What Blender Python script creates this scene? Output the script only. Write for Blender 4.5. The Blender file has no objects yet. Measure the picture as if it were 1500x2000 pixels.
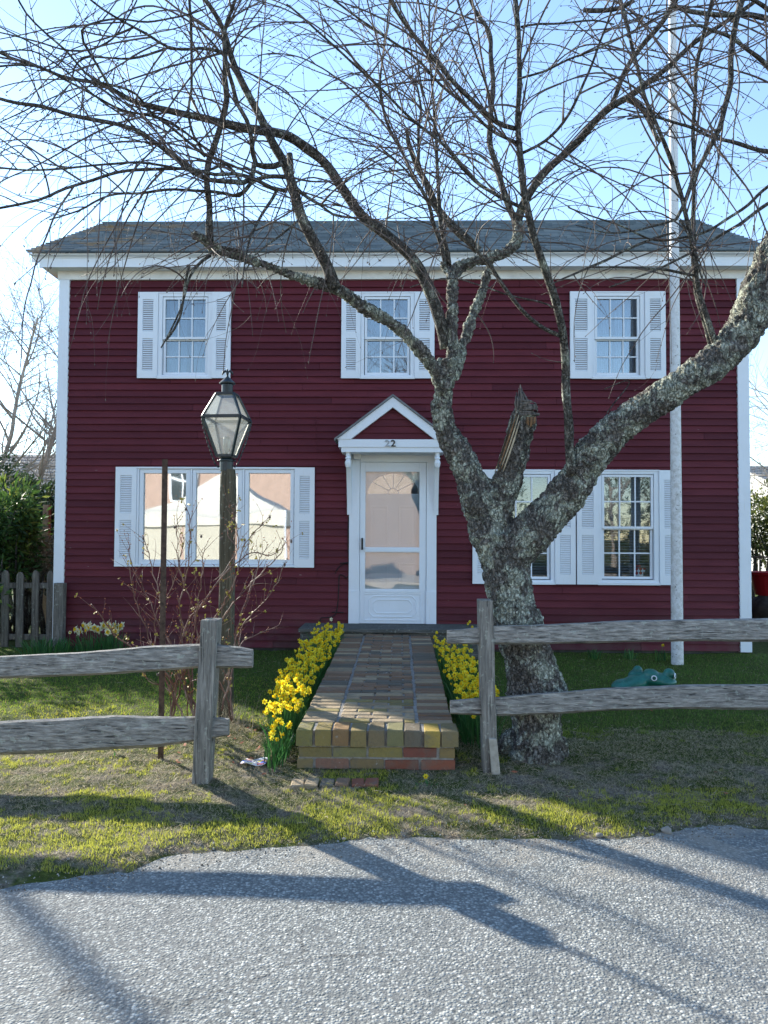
import bpy, bmesh, math, random
import numpy as np
from mathutils import Vector, Matrix, Quaternion, noise
R = math.radians
rnd = random.Random(7)
S = bpy.context.scene
COL = S.collection

# ------------------------------------------------------------------ camera
F = 1502.0; HC = 1.55
YAW = R(1.2); PITCH = R(2.0); ROLL = R(0.30)
_f = Vector((-math.sin(YAW)*math.cos(PITCH), math.cos(YAW)*math.cos(PITCH), math.sin(PITCH)))
_r0 = _f.cross(Vector((0, 0, 1))).normalized()
_u0 = _r0.cross(_f).normalized()
_r = (_r0*math.cos(ROLL) + _u0*math.sin(ROLL)).normalized()
_u = (_u0*math.cos(ROLL) - _r0*math.sin(ROLL)).normalized()
CAM = Vector((0, 0, HC))
def ray(px, py):
    return _f + _r*((px-750.0)/F) + _u*((1000.0-py)/F)
def at(px, py, Y):            # photo pixel (1500x2000) -> point on the vertical plane y=Y
    d = ray(px, py); return CAM + d*(Y/d.y)
def G(px, py, z=0.0):         # photo pixel -> point on the horizontal plane z
    d = ray(px, py); return CAM + d*((z-HC)/d.z)
def sc(Y):                    # metres per photo pixel at depth Y
    return Y/F
cd = bpy.data.cameras.new('camera'); cam = bpy.data.objects.new('camera', cd); COL.objects.link(cam)
M = Matrix((( _r.x, _u.x, -_f.x, 0), (_r.y, _u.y, -_f.y, 0), (_r.z, _u.z, -_f.z, HC), (0, 0, 0, 1)))
cam.matrix_world = M
cd.sensor_fit = 'VERTICAL'; cd.sensor_height = 24; cd.lens = 24*F/2000; cd.clip_end = 3000; cd.clip_start = .05
S.camera = cam

# ------------------------------------------------------------------ light
SUN_EL = R(23); SUN_AZ = R(-45)          # azimuth from +Y (clockwise positive) : behind the house, to the left
w = bpy.data.worlds.new('World'); S.world = w; w.use_nodes = True
nt = w.node_tree; bg = nt.nodes['Background']
sky = nt.nodes.new('ShaderNodeTexSky'); sky.sky_type = 'NISHITA'; sky.sun_disc = False
sky.sun_elevation = SUN_EL; sky.sun_rotation = SUN_AZ
sky.air_density = 1.0; sky.dust_density = 0.05; sky.ozone_density = 1.9; sky.altitude = 0
nt.links.new(sky.outputs[0], bg.inputs[0]); bg.inputs[1].default_value = 0.15
sd = bpy.data.lights.new('sun', 'SUN'); sd.energy = 5.0; sd.angle = R(0.9); sd.color = (1.0, 0.93, 0.80)
so = bpy.data.objects.new('sun', sd); COL.objects.link(so)
sdir = Vector((math.sin(SUN_AZ)*math.cos(SUN_EL), math.cos(SUN_AZ)*math.cos(SUN_EL), math.sin(SUN_EL)))
so.rotation_euler = sdir.to_track_quat('Z', 'Y').to_euler(); so.location = sdir*40
S.view_settings.view_transform = 'Standard'; S.view_settings.look = 'None'
S.view_settings.exposure = 1.42; S.view_settings.gamma = 1.0
S.render.engine = 'CYCLES'; S.cycles.max_bounces = 6; S.cycles.transparent_max_bounces = 12
S.cycles.use_denoising = True; S.cycles.caustics_reflective = False; S.cycles.caustics_refractive = False

# ------------------------------------------------------------------ materials
class MT:
    def __init__(s, name, rough=.7, spec=.3):
        s.m = bpy.data.materials.new(name); s.m.use_nodes = True; s.t = s.m.node_tree; s.n = s.t.nodes
        s.b = s.n['Principled BSDF']; s.b.inputs['Roughness'].default_value = rough
        s.b.inputs['Specular IOR Level'].default_value = spec
        s.out = s.n['Material Output']; s._tc = None
    def L(s, a, b): s.t.links.new(a, b)
    def setin(s, inp, v):
        if isinstance(v, bpy.types.NodeSocket): s.L(v, inp)
        else:
            if isinstance(v, (tuple, list)) and len(v) == 3 and inp.type == 'RGBA': v = (*v, 1)
            inp.default_value = v
    def tc(s, kind='Object'):
        if s._tc is None: s._tc = s.n.new('ShaderNodeTexCoord')
        return s._tc.outputs[kind]
    def mp(s, scale=(1, 1, 1), loc=(0, 0, 0), kind='Object', src=None):
        m = s.n.new('ShaderNodeMapping'); s.L(src or s.tc(kind), m.inputs[0])
        m.inputs['Scale'].default_value = scale; m.inputs['Location'].default_value = loc; return m.outputs[0]
    def noise(s, scale, vec=None, detail=4, rough=.6, dist=0, out=0):
        n = s.n.new('ShaderNodeTexNoise'); n.inputs['Scale'].default_value = scale; n.inputs['Detail'].default_value = detail
        n.inputs['Roughness'].default_value = rough; n.inputs['Distortion'].default_value = dist
        s.L(vec if vec is not None else s.tc(), n.inputs['Vector']); return n.outputs[out]
    def vor(s, scale, vec=None, feature='F1', out='Distance', rand=1.0):
        n = s.n.new('ShaderNodeTexVoronoi'); n.feature = feature; n.inputs['Scale'].default_value = scale
        n.inputs['Randomness'].default_value = rand
        s.L(vec if vec is not None else s.tc(), n.inputs['Vector']); return n.outputs[out]
    def ramp(s, fac, stops, interp='LINEAR'):
        n = s.n.new('ShaderNodeValToRGB'); n.color_ramp.interpolation = interp; e = n.color_ramp.elements
        while len(e) < len(stops): e.new(.5)
        for i, (p, c) in enumerate(stops):
            e[i].position = p
            e[i].color = (c, c, c, 1) if isinstance(c, (int, float)) else (*c, 1)
        s.L(fac, n.inputs[0]); return n.outputs[0]
    def mix(s, fac, a, b, mode='MIX'):
        n = s.n.new('ShaderNodeMix'); n.data_type = 'RGBA'; n.blend_type = mode
        s.setin(n.inputs[0], fac); s.setin(n.inputs[6], a); s.setin(n.inputs[7], b); return n.outputs[2]
    def math(s, op, a, b=0.0, clamp=False):
        n = s.n.new('ShaderNodeMath'); n.operation = op; n.use_clamp = clamp
        s.setin(n.inputs[0], a); s.setin(n.inputs[1], b); return n.outputs[0]
    def attr(s, name, out='Color'):
        n = s.n.new('ShaderNodeAttribute'); n.attribute_name = name; return n.outputs[out]
    def xyz(s, src=None):
        n = s.n.new('ShaderNodeSeparateXYZ'); s.L(src or s.tc(), n.inputs[0]); return n.outputs
    def color(s, c): s.setin(s.b.inputs['Base Color'], c); return s
    def rough(s, c): s.setin(s.b.inputs['Roughness'], c); return s
    def bump(s, h, strength=.5, dist=.01, prev=None):
        n = s.n.new('ShaderNodeBump'); n.inputs['Strength'].default_value = strength; n.inputs['Distance'].default_value = dist
        s.L(h, n.inputs['Height'])
        if prev is not None: s.L(prev, n.inputs['Normal'])
        s.L(n.outputs[0], s.b.inputs['Normal']); return n.outputs[0]
MATS = {}
def simple(name, col, rough=.6, spec=.3, var=.12, scale=6, metal=0, bumps=0):
    m = MT(name, rough, spec); n = m.noise(scale, detail=5)
    lo = tuple(c*(1-var) for c in col); hi = tuple(min(1, c*(1+var)) for c in col)
    m.color(m.ramp(n, [(.3, lo), (.7, hi)])); m.b.inputs['Metallic'].default_value = metal
    if bumps: m.bump(m.noise(scale*12, detail=3), bumps, .003)
    MATS[name] = m.m; return m.m

# white paint: slight dirt, streaks
m = MT('white_paint', .45, .4)
n1 = m.noise(3.0, detail=6); n2 = m.noise(1.0, m.mp((60, 60, 5)), detail=4)
c = m.mix(m.ramp(n1, [(.35, 0.), (.75, .5)]), (.74, .79, .85), (.66, .69, .72))
c = m.mix(m.ramp(n2, [(.62, 0.), (.74, .45)]), c, (.62, .61, .58))
m.color(c); m.bump(n2, .12, .002); MATS['white'] = m.m
# maroon clapboard paint
m = MT('maroon_paint', .62, .22)
v = m.attr('tint'); n1 = m.noise(2.2, m.mp((1, 1, 6)), detail=6); n2 = m.noise(1.0, m.mp((8, 8, 90)), detail=5)
c = m.mix(v, (.076, .0115, .0185), (.128, .0215, .031))
c = m.mix(m.ramp(n1, [(.40, 0.), (.75, .45)]), c, (.058, .014, .022))
ch = m.math('MULTIPLY', m.ramp(m.noise(9, m.mp((1, 1, 6)), detail=2), [(.755, 0.), (.765, 1.)]), m.ramp(n2, [(.5, 0.), (.55, 1.)]))
c = m.mix(ch, c, (.35, .30, .27))
zz_ = m.xyz(m.tc())[2]; dt = m.math('MULTIPLY', m.ramp(m.math('MULTIPLY', zz_, .2), [(.02, 1.), (.14, 0.)]), m.ramp(m.noise(5, detail=6), [(.40, 0.), (.70, .4)])); c = m.mix(dt, c, (.13, .10, .085))
m.color(c); m.bump(n2, .25, .0025); m.rough(m.ramp(n1, [(.3, .55), (.8, .75)])); MATS['maroon'] = m.m
# weathered fence wood; grain along X or Z
def wood(name, stretch, cols, lich=.25):
    m = MT(name, .85, .15)
    a = m.noise(1.0, m.mp(stretch), detail=8, rough=.7); b = m.noise(1.0, m.mp(tuple(s*.35 for s in stretch), (3, 1, 2)), detail=5)
    c = m.ramp(a, [(.34, cols[0]), (.48, cols[1]), (.60, cols[2]), (.72, cols[3])])
    c = m.mix(m.ramp(b, [(.35, .0), (.7, .55)]), c, cols[1])
    l = m.ramp(m.noise(26, detail=5), [(.60, 0.), (.64, 1.)])
    c = m.mix(m.math('MULTIPLY', l, lich), c, (.50, .55, .47))
    k = m.noise(1.0, m.mp(tuple(s*(.45 if s < 20 else 1.5) for s in stretch), (7, 7, 7)), detail=3); ck = m.ramp(k, [(.64, 0.), (.67, .85)]); c = m.mix(ck, c, tuple(x*.6 for x in cols[0]))
    m.color(c); m.bump(m.math('SUBTRACT', a, m.math('MULTIPLY', ck, .7)), 1.0, .014); MATS[name] = m.m
wood('rail_wood', (9, 70, 70), ((.07, .066, .062), (.25, .24, .222), (.43, .41, .38), (.66, .635, .59)), .4)
wood('post_wood', (60, 60, 4), ((.07, .066, .062), (.20, .19, .172), (.34, .325, .295), (.50, .475, .43)), .35)
wood('picket_wood', (50, 50, 4), ((.06, .06, .055), (.14, .13, .115), (.22, .205, .18), (.32, .30, .27)), .3)
wood('lamp_post_wood', (60, 60, 3), ((.045, .042, .03), (.095, .085, .06), (.155, .14, .10), (.24, .22, .17)), .25)
wood('stoop_wood', (5, 60, 60), ((.045, .045, .04), (.10, .10, .09), (.17, .165, .15), (.26, .25, .23)), .3)
wood('broken_wood', (70, 70, 6), ((.035, .028, .02), (.13, .10, .07), (.28, .20, .12), (.50, .37, .21)), .0)
wood('gray_broken_wood', (70, 70, 6), ((.03, .03, .03), (.13, .12, .11), (.24, .22, .20), (.40, .38, .35)), .0)

# bark with plates and pale lichen
def bark(name, lich_lo, lich_hi, base=((.05, .047, .042), (.18, .17, .155), (.36, .345, .315))):
    m = MT(name, .9, .12)
    big = m.noise(3.0, detail=3); warp = m.noise(7, detail=3, out=1)
    wv = m.n.new('ShaderNodeVectorMath'); wv.operation = 'MULTIPLY_ADD'
    m.L(warp, wv.inputs[0]); wv.inputs[1].default_value = (.14, .14, .14); m.L(m.mp((1, 1, .5)), wv.inputs[2])
    cr = m.vor(34, wv.outputs[0], 'DISTANCE_TO_EDGE'); fine = m.noise(60, detail=6, rough=.7)
    c = m.ramp(fine, [(.3, base[0]), (.5, base[1]), (.72, base[2])])
    c = m.mix(m.ramp(big, [(.35, 0.), (.7, .5)]), c, tuple(x*1.35 for x in base[1]))
    l1 = m.noise(7.5, detail=7, rough=.68, dist=.6); l2 = m.vor(95, None, 'F1', 'Color')
    lm = m.ramp(l1, [(lich_lo, 0.), (lich_hi, 1.)])
    lc = m.mix(m.ramp(l2, [(.2, 0.), (.8, 1.)]), (.33, .365, .295), (.60, .63, .54))
    c = m.mix(lm, c, lc)
    wh = m.ramp(m.noise(30, m.mp((1, 1, 1.6), (5, 2, 1)), detail=5), [(.60, 0.), (.64, 1.)])
    c = m.mix(m.math('MULTIPLY', wh, .5), c, (.48, .48, .44))
    crk = m.ramp(cr, [(0., 0.), (.10, 1.)])
    c = m.mix(m.math('MULTIPLY', m.math('MULTIPLY', m.math('SUBTRACT', 1., crk), m.ramp(m.noise(11, detail=3), [(.40, .15), (.58, 1.)])), .75), c, (.028, .025, .021))
    rg = m.math('ABSOLUTE', m.math('SUBTRACT', m.noise(1.0, m.mp((34, 34, 11)), detail=5, rough=.65, dist=.4), .5)); fis = m.ramp(rg, [(.0, 1.), (.045, 0.)])
    c = m.mix(m.math('MULTIPLY', fis, .42), c, (.022, .02, .017))
    m.color(c)
    crk = m.math('SUBTRACT', crk, fis)
    h = m.math('ADD', m.math('MULTIPLY', crk, .45), m.math('MULTIPLY', fine, .5))
    h = m.math('ADD', h, m.math('MULTIPLY', lm, .15))
    m.bump(h, 1.0, .022); MATS[name] = m.m
bark('trunk_bark', .49, .53)
bark('branch_bark', .54, .66, ((.045, .042, .038), (.125, .116, .104), (.23, .217, .195)))
m = MT('twig_bark', .7, .3); n = m.noise(14, detail=4)
m.color(m.ramp(n, [(.3, (.048, .038, .036)), (.55, (.115, .090, .080)), (.75, (.23, .20, .17))])); MATS['twig_bark'] = m.m
m = MT('far_twig', .8, .2); n = m.noise(4, detail=3)
m.color(m.ramp(n, [(.3, (.24, .20, .17)), (.7, (.42, .37, .32))])); MATS['far_twig'] = m.m
m = MT('rose_cane', .6, .3); n = m.noise(7, detail=4)
m.color(m.ramp(n, [(.3, (.075, .032, .027)), (.5, (.16, .085, .065)), (.70, (.36, .26, .20))])); MATS['rose_cane'] = m.m
simple('rose_bud', (.30, .09, .04), .6, var=.5, scale=20)
simple('rose_leaf', (.38, .30, .06), .6, var=.5, scale=20)
simple('dry_leaf', (.30, .10, .05), .8, var=.4, scale=20)

# asphalt (chip seal)
m = MT('asphalt', .85, .25)
o = m.mp((1, 1, 1))
cell = m.vor(78, o, 'F1', 'Color'); dist = m.vor(78, o, 'F1', 'Distance'); cell2 = m.vor(120, o, 'F1', 'Color'); dist2 = m.vor(120, o)
big = m.noise(.9, detail=5); mid = m.noise(5, detail=5)
g = m.xyz(cell)[0]; g2 = m.xyz(cell2)[1]
st = m.ramp(g, [(.0, (.07, .08, .08)), (.25, (.165, .18, .175)), (.6, (.275, .29, .28)), (.88, (.42, .435, .415)), (1., (.66, .665, .62))])
st2 = m.ramp(g2, [(.0, (.13, .142, .14)), (.6, (.26, .28, .272)), (1., (.46, .475, .45))])
c = m.mix(.36, st, st2)
c = m.mix(m.ramp(dist, [(.40, 0.), (.66, .7)]), c, (.085, .09, .093))
c = m.mix(m.ramp(big, [(.35, 0.), (.7, .45)]), c, m.mix(.5, c, (.30, .29, .275)))
c = m.mix(m.ramp(mid, [(.48, 0.), (.70, .38)]), c, (.12, .13, .132)); c = m.mix(m.ramp(m.noise(.55, m.mp((1, 1, 1), (3, 7, 0)), detail=6, rough=.62), [(.44, 0.), (.62, .35)]), c, m.mix(.5, c, (.14, .145, .15)))
EY = m.xyz(m.tc())[1]; sand = m.math('MULTIPLY', m.ramp(m.math('MULTIPLY', EY, .2), [(.68, 0.), (.82, 1.)]), m.ramp(m.noise(3.5, detail=7, rough=.7), [(.45, 0.), (.60, .7)])); c = m.mix(sand, c, (.30, .27, .225))
wv = m.n.new('ShaderNodeVectorMath'); wv.operation = 'MULTIPLY_ADD'
m.L(m.noise(1.6, detail=6, out=1), wv.inputs[0]); wv.inputs[1].default_value = (.5, .5, 0); m.L(m.mp((1, 1, 1)), wv.inputs[2])
crk = m.ramp(m.vor(.55, wv.outputs[0], 'DISTANCE_TO_EDGE'), [(.0, 1.), (.005, 0.)])
c = m.mix(m.math('MULTIPLY', crk, m.ramp(m.noise(1.1, m.mp((1, 1, 1), (4, 4, 0)), detail=2), [(.55, 0.), (.62, .8)])), c, (.05, .05, .052))
m.color(c)
h = m.math('ADD', m.math('MULTIPLY', m.ramp(dist, [(0., 1.), (.6, 0.)]), 1.0), m.math('MULTIPLY', m.ramp(dist2, [(0., .5), (.6, 0.)]), .7))
m.b.inputs['Specular IOR Level'].default_value = .12; m.bump(h, .5, .008); m.rough(.9); MATS['asphalt'] = m.m

# soil with moss / turf
m = MT('soil_turf', .95, .1)
a = m.noise(1.3, detail=6, rough=.65); b = m.noise(30, detail=6, rough=.75); d = m.noise(5.0, m.mp((1, 1, 1), (9, 3, 0)), detail=6, rough=.7)
dirt = m.ramp(b, [(.3, (.075, .064, .052)), (.5, (.19, .165, .135)), (.7, (.36, .32, .265))])
turf = m.ramp(b, [(.3, (.024, .036, .010)), (.55, (.075, .10, .022)), (.75, (.17, .19, .045))])
Y = m.xyz(m.tc())[1]
near = m.ramp(m.math('MULTIPLY', Y, .1), [(.52, 0.), (.62, .30)])
k = m.math('ADD', m.math('ADD', m.math('MULTIPLY', d, .6), m.math('MULTIPLY', a, .4)), near)
c = m.mix(m.ramp(k, [(.43, 0.), (.54, 1.)]), dirt, turf)
m.color(c); m.bump(b, 1.0, .03); MATS['soil'] = m.m
m = MT('grass_blade', .55, .3); c = m.attr('tint'); m.color(c)
tr = m.n.new('ShaderNodeBsdfTranslucent'); m.L(c, tr.inputs[0]); mx = m.n.new('ShaderNodeMixShader'); mx.inputs[0].default_value = .45
m.L(m.b.outputs[0], mx.inputs[1]); m.L(tr.outputs[0], mx.inputs[2]); m.L(mx.outputs[0], m.out.inputs[0]); MATS['grass'] = m.m
def leafmat(name, stops, transl=.3, rough=.45, spec=.4, use_tint=True):
    m = MT(name, rough, spec); c = m.ramp(m.attr('tint', 'Fac'), stops); m.color(c)
    tr = m.n.new('ShaderNodeBsdfTranslucent'); m.L(c, tr.inputs[0]); mx = m.n.new('ShaderNodeMixShader'); mx.inputs[0].default_value = transl
    m.L(m.b.outputs[0], mx.inputs[1]); m.L(tr.outputs[0], mx.inputs[2]); m.L(mx.outputs[0], m.out.inputs[0]); MATS[name] = m.m
leafmat('leaf_glossy', [(0., (.018, .05, .018)), (.45, (.05, .12, .03)), (.75, (.12, .20, .04)), (1., (.30, .34, .07))], .30, .55, .25)
leafmat('leaf_conifer', [(0., (.016, .04, .02)), (.6, (.05, .095, .035)), (1., (.15, .19, .06))], .2, .6)
leafmat('leaf_yellow', [(0., (.03, .05, .012)), (.5, (.10, .13, .03)), (1., (.30, .30, .06))], .35, .5)
leafmat('leaf_dusty', [(0., (.09, .10, .07)), (.5, (.22, .22, .14)), (1., (.30, .29, .20))], .25, .5)
leafmat('daffodil_leaf', [(0., (.02, .085, .028)), (.5, (.05, .17, .045)), (1., (.12, .28, .06))], .35, .45)
leafmat('petal_yellow', [(0., (.82, .68, .02)), (1., (.93, .86, .08))], .45, .5)
leafmat('trumpet_yellow', [(0., (.84, .55, .006)), (1., (.90, .62, .01))], .4, .5)
leafmat('petal_white', [(0., (.80, .78, .50)), (1., (.88, .87, .72))], .45, .5)

# roof shingles
m = MT('shingle', .85, .2)
t = m.attr('tint'); n = m.noise(40, detail=4); p = m.noise(.8, detail=5)
c = m.mix(t, (.065, .092, .11), (.175, .215, .235)); c = m.mix(m.ramp(n, [(.3, 0.), (.8, .35)]), c, (.19, .22, .24))
X = m.xyz(m.tc())[0]
lm = m.math('MULTIPLY', m.ramp(m.math('MULTIPLY', m.math('ADD', X, 5.), .1), [(.07, 1.), (.28, 0.)]), m.ramp(m.noise(2.6, detail=6), [(.50, 0.), (.62, .65)]))
c = m.mix(lm, c, (.30, .17, .05))
m.color(c); m.bump(n, .5, .005); MATS['shingle'] = m.m
# brick (face colour attribute) and mortar
m = MT('brick', .85, .15)
t = m.attr('tint'); n = m.noise(45, detail=6, rough=.7); p = m.noise(9, detail=5)
c = m.mix(m.ramp(n, [(.3, 0.), (.75, .6)]), t, m.mix(.5, t, (.10, .085, .07)))
c = m.mix(m.ramp(p, [(.50, 0.), (.68, .6)]), c, (.15, .14, .115))
w1 = m.ramp(m.noise(16, m.mp((1, 3, 1), (2, 8, 1)), detail=4), [(.66, 0.), (.70, .7)])
c = m.mix(w1, c, (.36, .35, .33)); m.color(c); m.bump(m.math('ADD', n, m.math('MULTIPLY', p, .8)), .8, .010); MATS['brick'] = m.m
simple('mortar', (.27, .26, .24), .95, .1, .35, 30, bumps=.8)
simple('foundation', (.09, .09, .085), .9, .1, .3, 8, bumps=.6)
simple('room_wall', (.30, .28, .26), .9)
simple('trim_shadow', (.70, .70, .68), .6)
simple('lantern_metal', (.012, .022, .028), .38, .5, .35, 30)
simple('iron', (.075, .052, .040), .85, .2, .5, 30, metal=0, bumps=.5)
simple('black_rubber', (.012, .012, .012), .6)
simple('numeral_dark', (.03, .035, .04), .4)
simple('numeral_worn', (.36, .39, .42), .4)
simple('curtain', (.20, .26, .34), .9, var=.06)
simple('curtain_tan', (.60, .52, .40), .9, var=.06)
simple('blind', (.30, .32, .34), .7)
simple('red_paint', (.45, .02, .02), .5)
simple('stone', (.26, .24, .21), .9, var=.3, scale=20, bumps=.8)
simple('plaster_frog_dark', (.02, .10, .075), .5)
m = MT('frog_paint', .38, .5); n = m.noise(11, detail=5); n2 = m.noise(40, detail=4)
c = m.ramp(n, [(.3, (.008, .085, .062)), (.6, (.015, .15, .115)), (.8, (.03, .22, .16))])
c = m.mix(m.ramp(n2, [(.70, 0.), (.73, 1.)]), c, (.45, .48, .42)); m.color(c); m.bump(n2, .3, .004); MATS['frog'] = m.m
simple('terracotta_wall', (.37, .27, .22), .9, var=.1, scale=3)
simple('canopy_cloth', (.58, .55, .47), .8, var=.03)
simple('cream_wall', (.47, .44, .36), .85, var=.05)
simple('pot_red', (.30, .015, .02), .4)
simple('gray_roof', (.17, .18, .19), .9, var=.25, scale=14)
simple('pale_wall', (.50, .50, .49), .9)
simple('dark_pane', (.02, .025, .03), .1, .5)
simple('paper_print', (.70, .70, .78), .6)
# weathered white pole
m = MT('pole_paint', .6, .3); n = m.noise(18, detail=7, rough=.75); Z = m.xyz(m.tc())[2]
lo = m.ramp(m.math('MULTIPLY', Z, .1), [(.25, 1.), (.60, .15)])
f = m.math('MULTIPLY', m.ramp(n, [(.46, 0.), (.56, .6)]), lo)
c = m.mix(f, (.66, .67, .68), (.42, .41, .38)); c = m.mix(m.math('MULTIPLY', m.ramp(m.noise(30, detail=5), [(.64, 0.), (.68, 1.)]), lo), c, (.12, .115, .10))
m.color(c); m.bump(n, .25, .004); MATS['pole'] = m.m
# glass
def glass(name, refl, tint=(.85, .9, .92), wav=0, rough=.02, wscale=3.0):
    m = MT(name); g = m.n.new('ShaderNodeBsdfGlossy'); g.inputs['Roughness'].default_value = rough; g.inputs['Color'].default_value = (.95, .97, 1, 1)
    t = m.n.new('ShaderNodeBsdfTransparent'); t.inputs[0].default_value = (*tint, 1)
    mx = m.n.new('ShaderNodeMixShader'); lw = m.n.new('ShaderNodeLayerWeight'); lw.inputs[0].default_value = .25
    m.L(m.math('ADD', m.math('MULTIPLY', lw.outputs['Fresnel'], .6), refl, True), mx.inputs[0])
    m.L(t.outputs[0], mx.inputs[1]); m.L(g.outputs[0], mx.inputs[2]); m.L(mx.outputs[0], m.out.inputs[0])
    if wav:
        b = m.n.new('ShaderNodeBump'); b.inputs['Strength'].default_value = wav; b.inputs['Distance'].default_value = .02
        m.L(m.noise(wscale, m.mp((1, 1, 1.6)), detail=0.5), b.inputs['Height']); m.L(b.outputs[0], g.inputs['Normal'])
    MATS[name] = m.m
glass('window_glass', .13, wav=.05)
glass('picture_glass', .48, wav=.16, wscale=1.3)
glass('low_glass', .07, wav=.05)
glass('door_glass', .13, wav=.04)
glass('lantern_glass', .16, tint=(.92, .94, .92), rough=.12)
_m = MATS['lantern_glass']; _t = _m.node_tree; _o = _t.nodes['Material Output']; _s = _o.inputs[0].links[0].from_socket       # grimy film on the lantern panes
_tr = _t.nodes.new('ShaderNodeBsdfTranslucent'); _tr.inputs[0].default_value = (.78, .80, .74, 1); _d = _t.nodes.new('ShaderNodeBsdfDiffuse'); _d.inputs[0].default_value = (.62, .66, .66, 1)
_x = _t.nodes.new('ShaderNodeMixShader'); _x.inputs[0].default_value = .5; _t.links.new(_tr.outputs[0], _x.inputs[1]); _t.links.new(_d.outputs[0], _x.inputs[2])
_y = _t.nodes.new('ShaderNodeMixShader'); _y.inputs[0].default_value = .22; _t.links.new(_s, _y.inputs[1]); _t.links.new(_x.outputs[0], _y.inputs[2]); _t.links.new(_y.outputs[0], _o.inputs[0])

# ------------------------------------------------------------------ mesh building
class MB:
    def __init__(s): s.v = []; s.f = []; s.tint = []; s.mi = []
    def add(s, vs, fs, tint=None, mi=0):
        b = len(s.v); s.v.extend([tuple(p) for p in vs]); s.f.extend([tuple(b+i for i in f) for f in fs])
        s.tint.extend([tint if tint is not None else .5]*len(vs)); s.mi.extend([mi]*len(fs)); return b
    def box(s, x0, x1, y0, y1, z0, z1, tint=None, mi=0):
        s.add([(x0,y0,z0),(x1,y0,z0),(x1,y1,z0),(x0,y1,z0),(x0,y0,z1),(x1,y0,z1),(x1,y1,z1),(x0,y1,z1)],
              [(0,3,2,1),(4,5,6,7),(0,1,5,4),(1,2,6,5),(2,3,7,6),(3,0,4,7)], tint, mi)
    def prism(s, poly, a, b, axis='y', tint=None, mi=0):   # poly: 2D points; extruded a..b along the axis
        n = len(poly)
        def P(p, t): return {'y': (p[0], t, p[1]), 'x': (t, p[0], p[1]), 'z': (p[0], p[1], t)}[axis]
        vs = [P(p, a) for p in poly]+[P(p, b) for p in poly]
        s.add(vs, [tuple(range(n)), tuple(range(2*n-1, n-1, -1))]+[(i, n+i, n+(i+1) % n, (i+1) % n) for i in range(n)], tint, mi)
    def bar(s, p, q, w, h=None, tint=None, mi=0, up=(0, 0, 1)):
        p = Vector(p); q = Vector(q); h = h or w; d = (q-p).normalized(); u = Vector(up)
        if abs(d.dot(u)) > .98: u = Vector((0, 1, 0))
        a = d.cross(u).normalized()*w/2; b = a.normalized().cross(d).normalized()*h/2
        s.add([p-a-b, p+a-b, p+a+b, p-a+b, q-a-b, q+a-b, q+a+b, q-a+b],
              [(0,3,2,1),(4,5,6,7),(0,1,5,4),(1,2,6,5),(2,3,7,6),(3,0,4,7)], tint, mi)
    def tube(s, pts, rad, n=6, cap=True, tint=None, mi=0):
        pts = [Vector(p) for p in pts]; k = len(pts)
        if k < 2: return
        d0 = (pts[1]-pts[0]).normalized(); a = d0.orthogonal().normalized(); vs = []
        cs = [(math.cos(2*math.pi*i/n), math.sin(2*math.pi*i/n)) for i in range(n)]
        for i, p in enumerate(pts):
            d = (pts[min(i+1, k-1)]-pts[max(i-1, 0)])
            d = d.normalized() if d.length > 1e-9 else d0
            a = (a-d*a.dot(d)); a = a.normalized() if a.length > 1e-6 else d.orthogonal().normalized()
            b = d.cross(a); r = rad[i] if isinstance(rad, (list, tuple)) else rad
            for cx, sx in cs: vs.append(p+a*(cx*r)+b*(sx*r))
        fs = [(i*n+j, i*n+(j+1) % n, (i+1)*n+(j+1) % n, (i+1)*n+j) for i in range(k-1) for j in range(n)]
        if cap: fs += [tuple(range(n-1, -1, -1)), tuple((k-1)*n+j for j in range(n))]
        s.add(vs, fs, tint, mi)
    def lathe(s, prof, c, n=16, axis='z', tint=None, mi=0):     # prof: (r, t)
        c = Vector(c); vs = []
        for r, t in prof:
            for j in range(n):
                an = 2*math.pi*j/n
                vs.append(c+(Vector((r*math.cos(an), r*math.sin(an), t)) if axis == 'z' else Vector((r*math.cos(an), t, r*math.sin(an)))))
        fs = [(i*n+j, i*n+(j+1) % n, (i+1)*n+(j+1) % n, (i+1)*n+j) for i in range(len(prof)-1) for j in range(n)]
        fs += [tuple(range(n-1, -1, -1)), tuple((len(prof)-1)*n+j for j in range(n))]
        s.add(vs, fs, tint, mi)
    def build(s, name, mat, parent=None, smooth=False, bevel=0, recalc=False):
        me = bpy.data.meshes.new(name); me.from_pydata(s.v, [], s.f)
        for x in (mat if isinstance(mat, (list, tuple)) else [mat]): me.materials.append(MATS[x] if isinstance(x, str) else x)
        if any(s.mi): me.polygons.foreach_set('material_index', s.mi)
        at_ = me.color_attributes.new('tint', 'FLOAT_COLOR', 'POINT')
        arr = np.ones((len(s.v), 4), dtype=np.float32)
        for i, t in enumerate(s.tint):
            arr[i, :3] = t
        at_.data.foreach_set('color', arr.ravel())
        if recalc:
            bm = bmesh.new(); bm.from_mesh(me); bmesh.ops.recalc_face_normals(bm, faces=bm.faces); bm.to_mesh(me); bm.free()
        if smooth: me.polygons.foreach_set('use_smooth', [True]*len(me.polygons))
        me.update()
        o = bpy.data.objects.new(name, me); COL.objects.link(o)
        if parent is not None: o.parent = parent; o.matrix_parent_inverse = Matrix.Translation(-wloc(parent))
        if bevel:
            b = o.modifiers.new('bevel', 'BEVEL'); b.width = bevel; b.segments = 2; b.limit_method = 'ANGLE'; b.harden_normals = False
        return o
def wloc(o):
    v = Vector((0, 0, 0))
    while o is not None:
        v = v + o.matrix_parent_inverse.translation + o.location; o = o.parent
    return v
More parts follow.
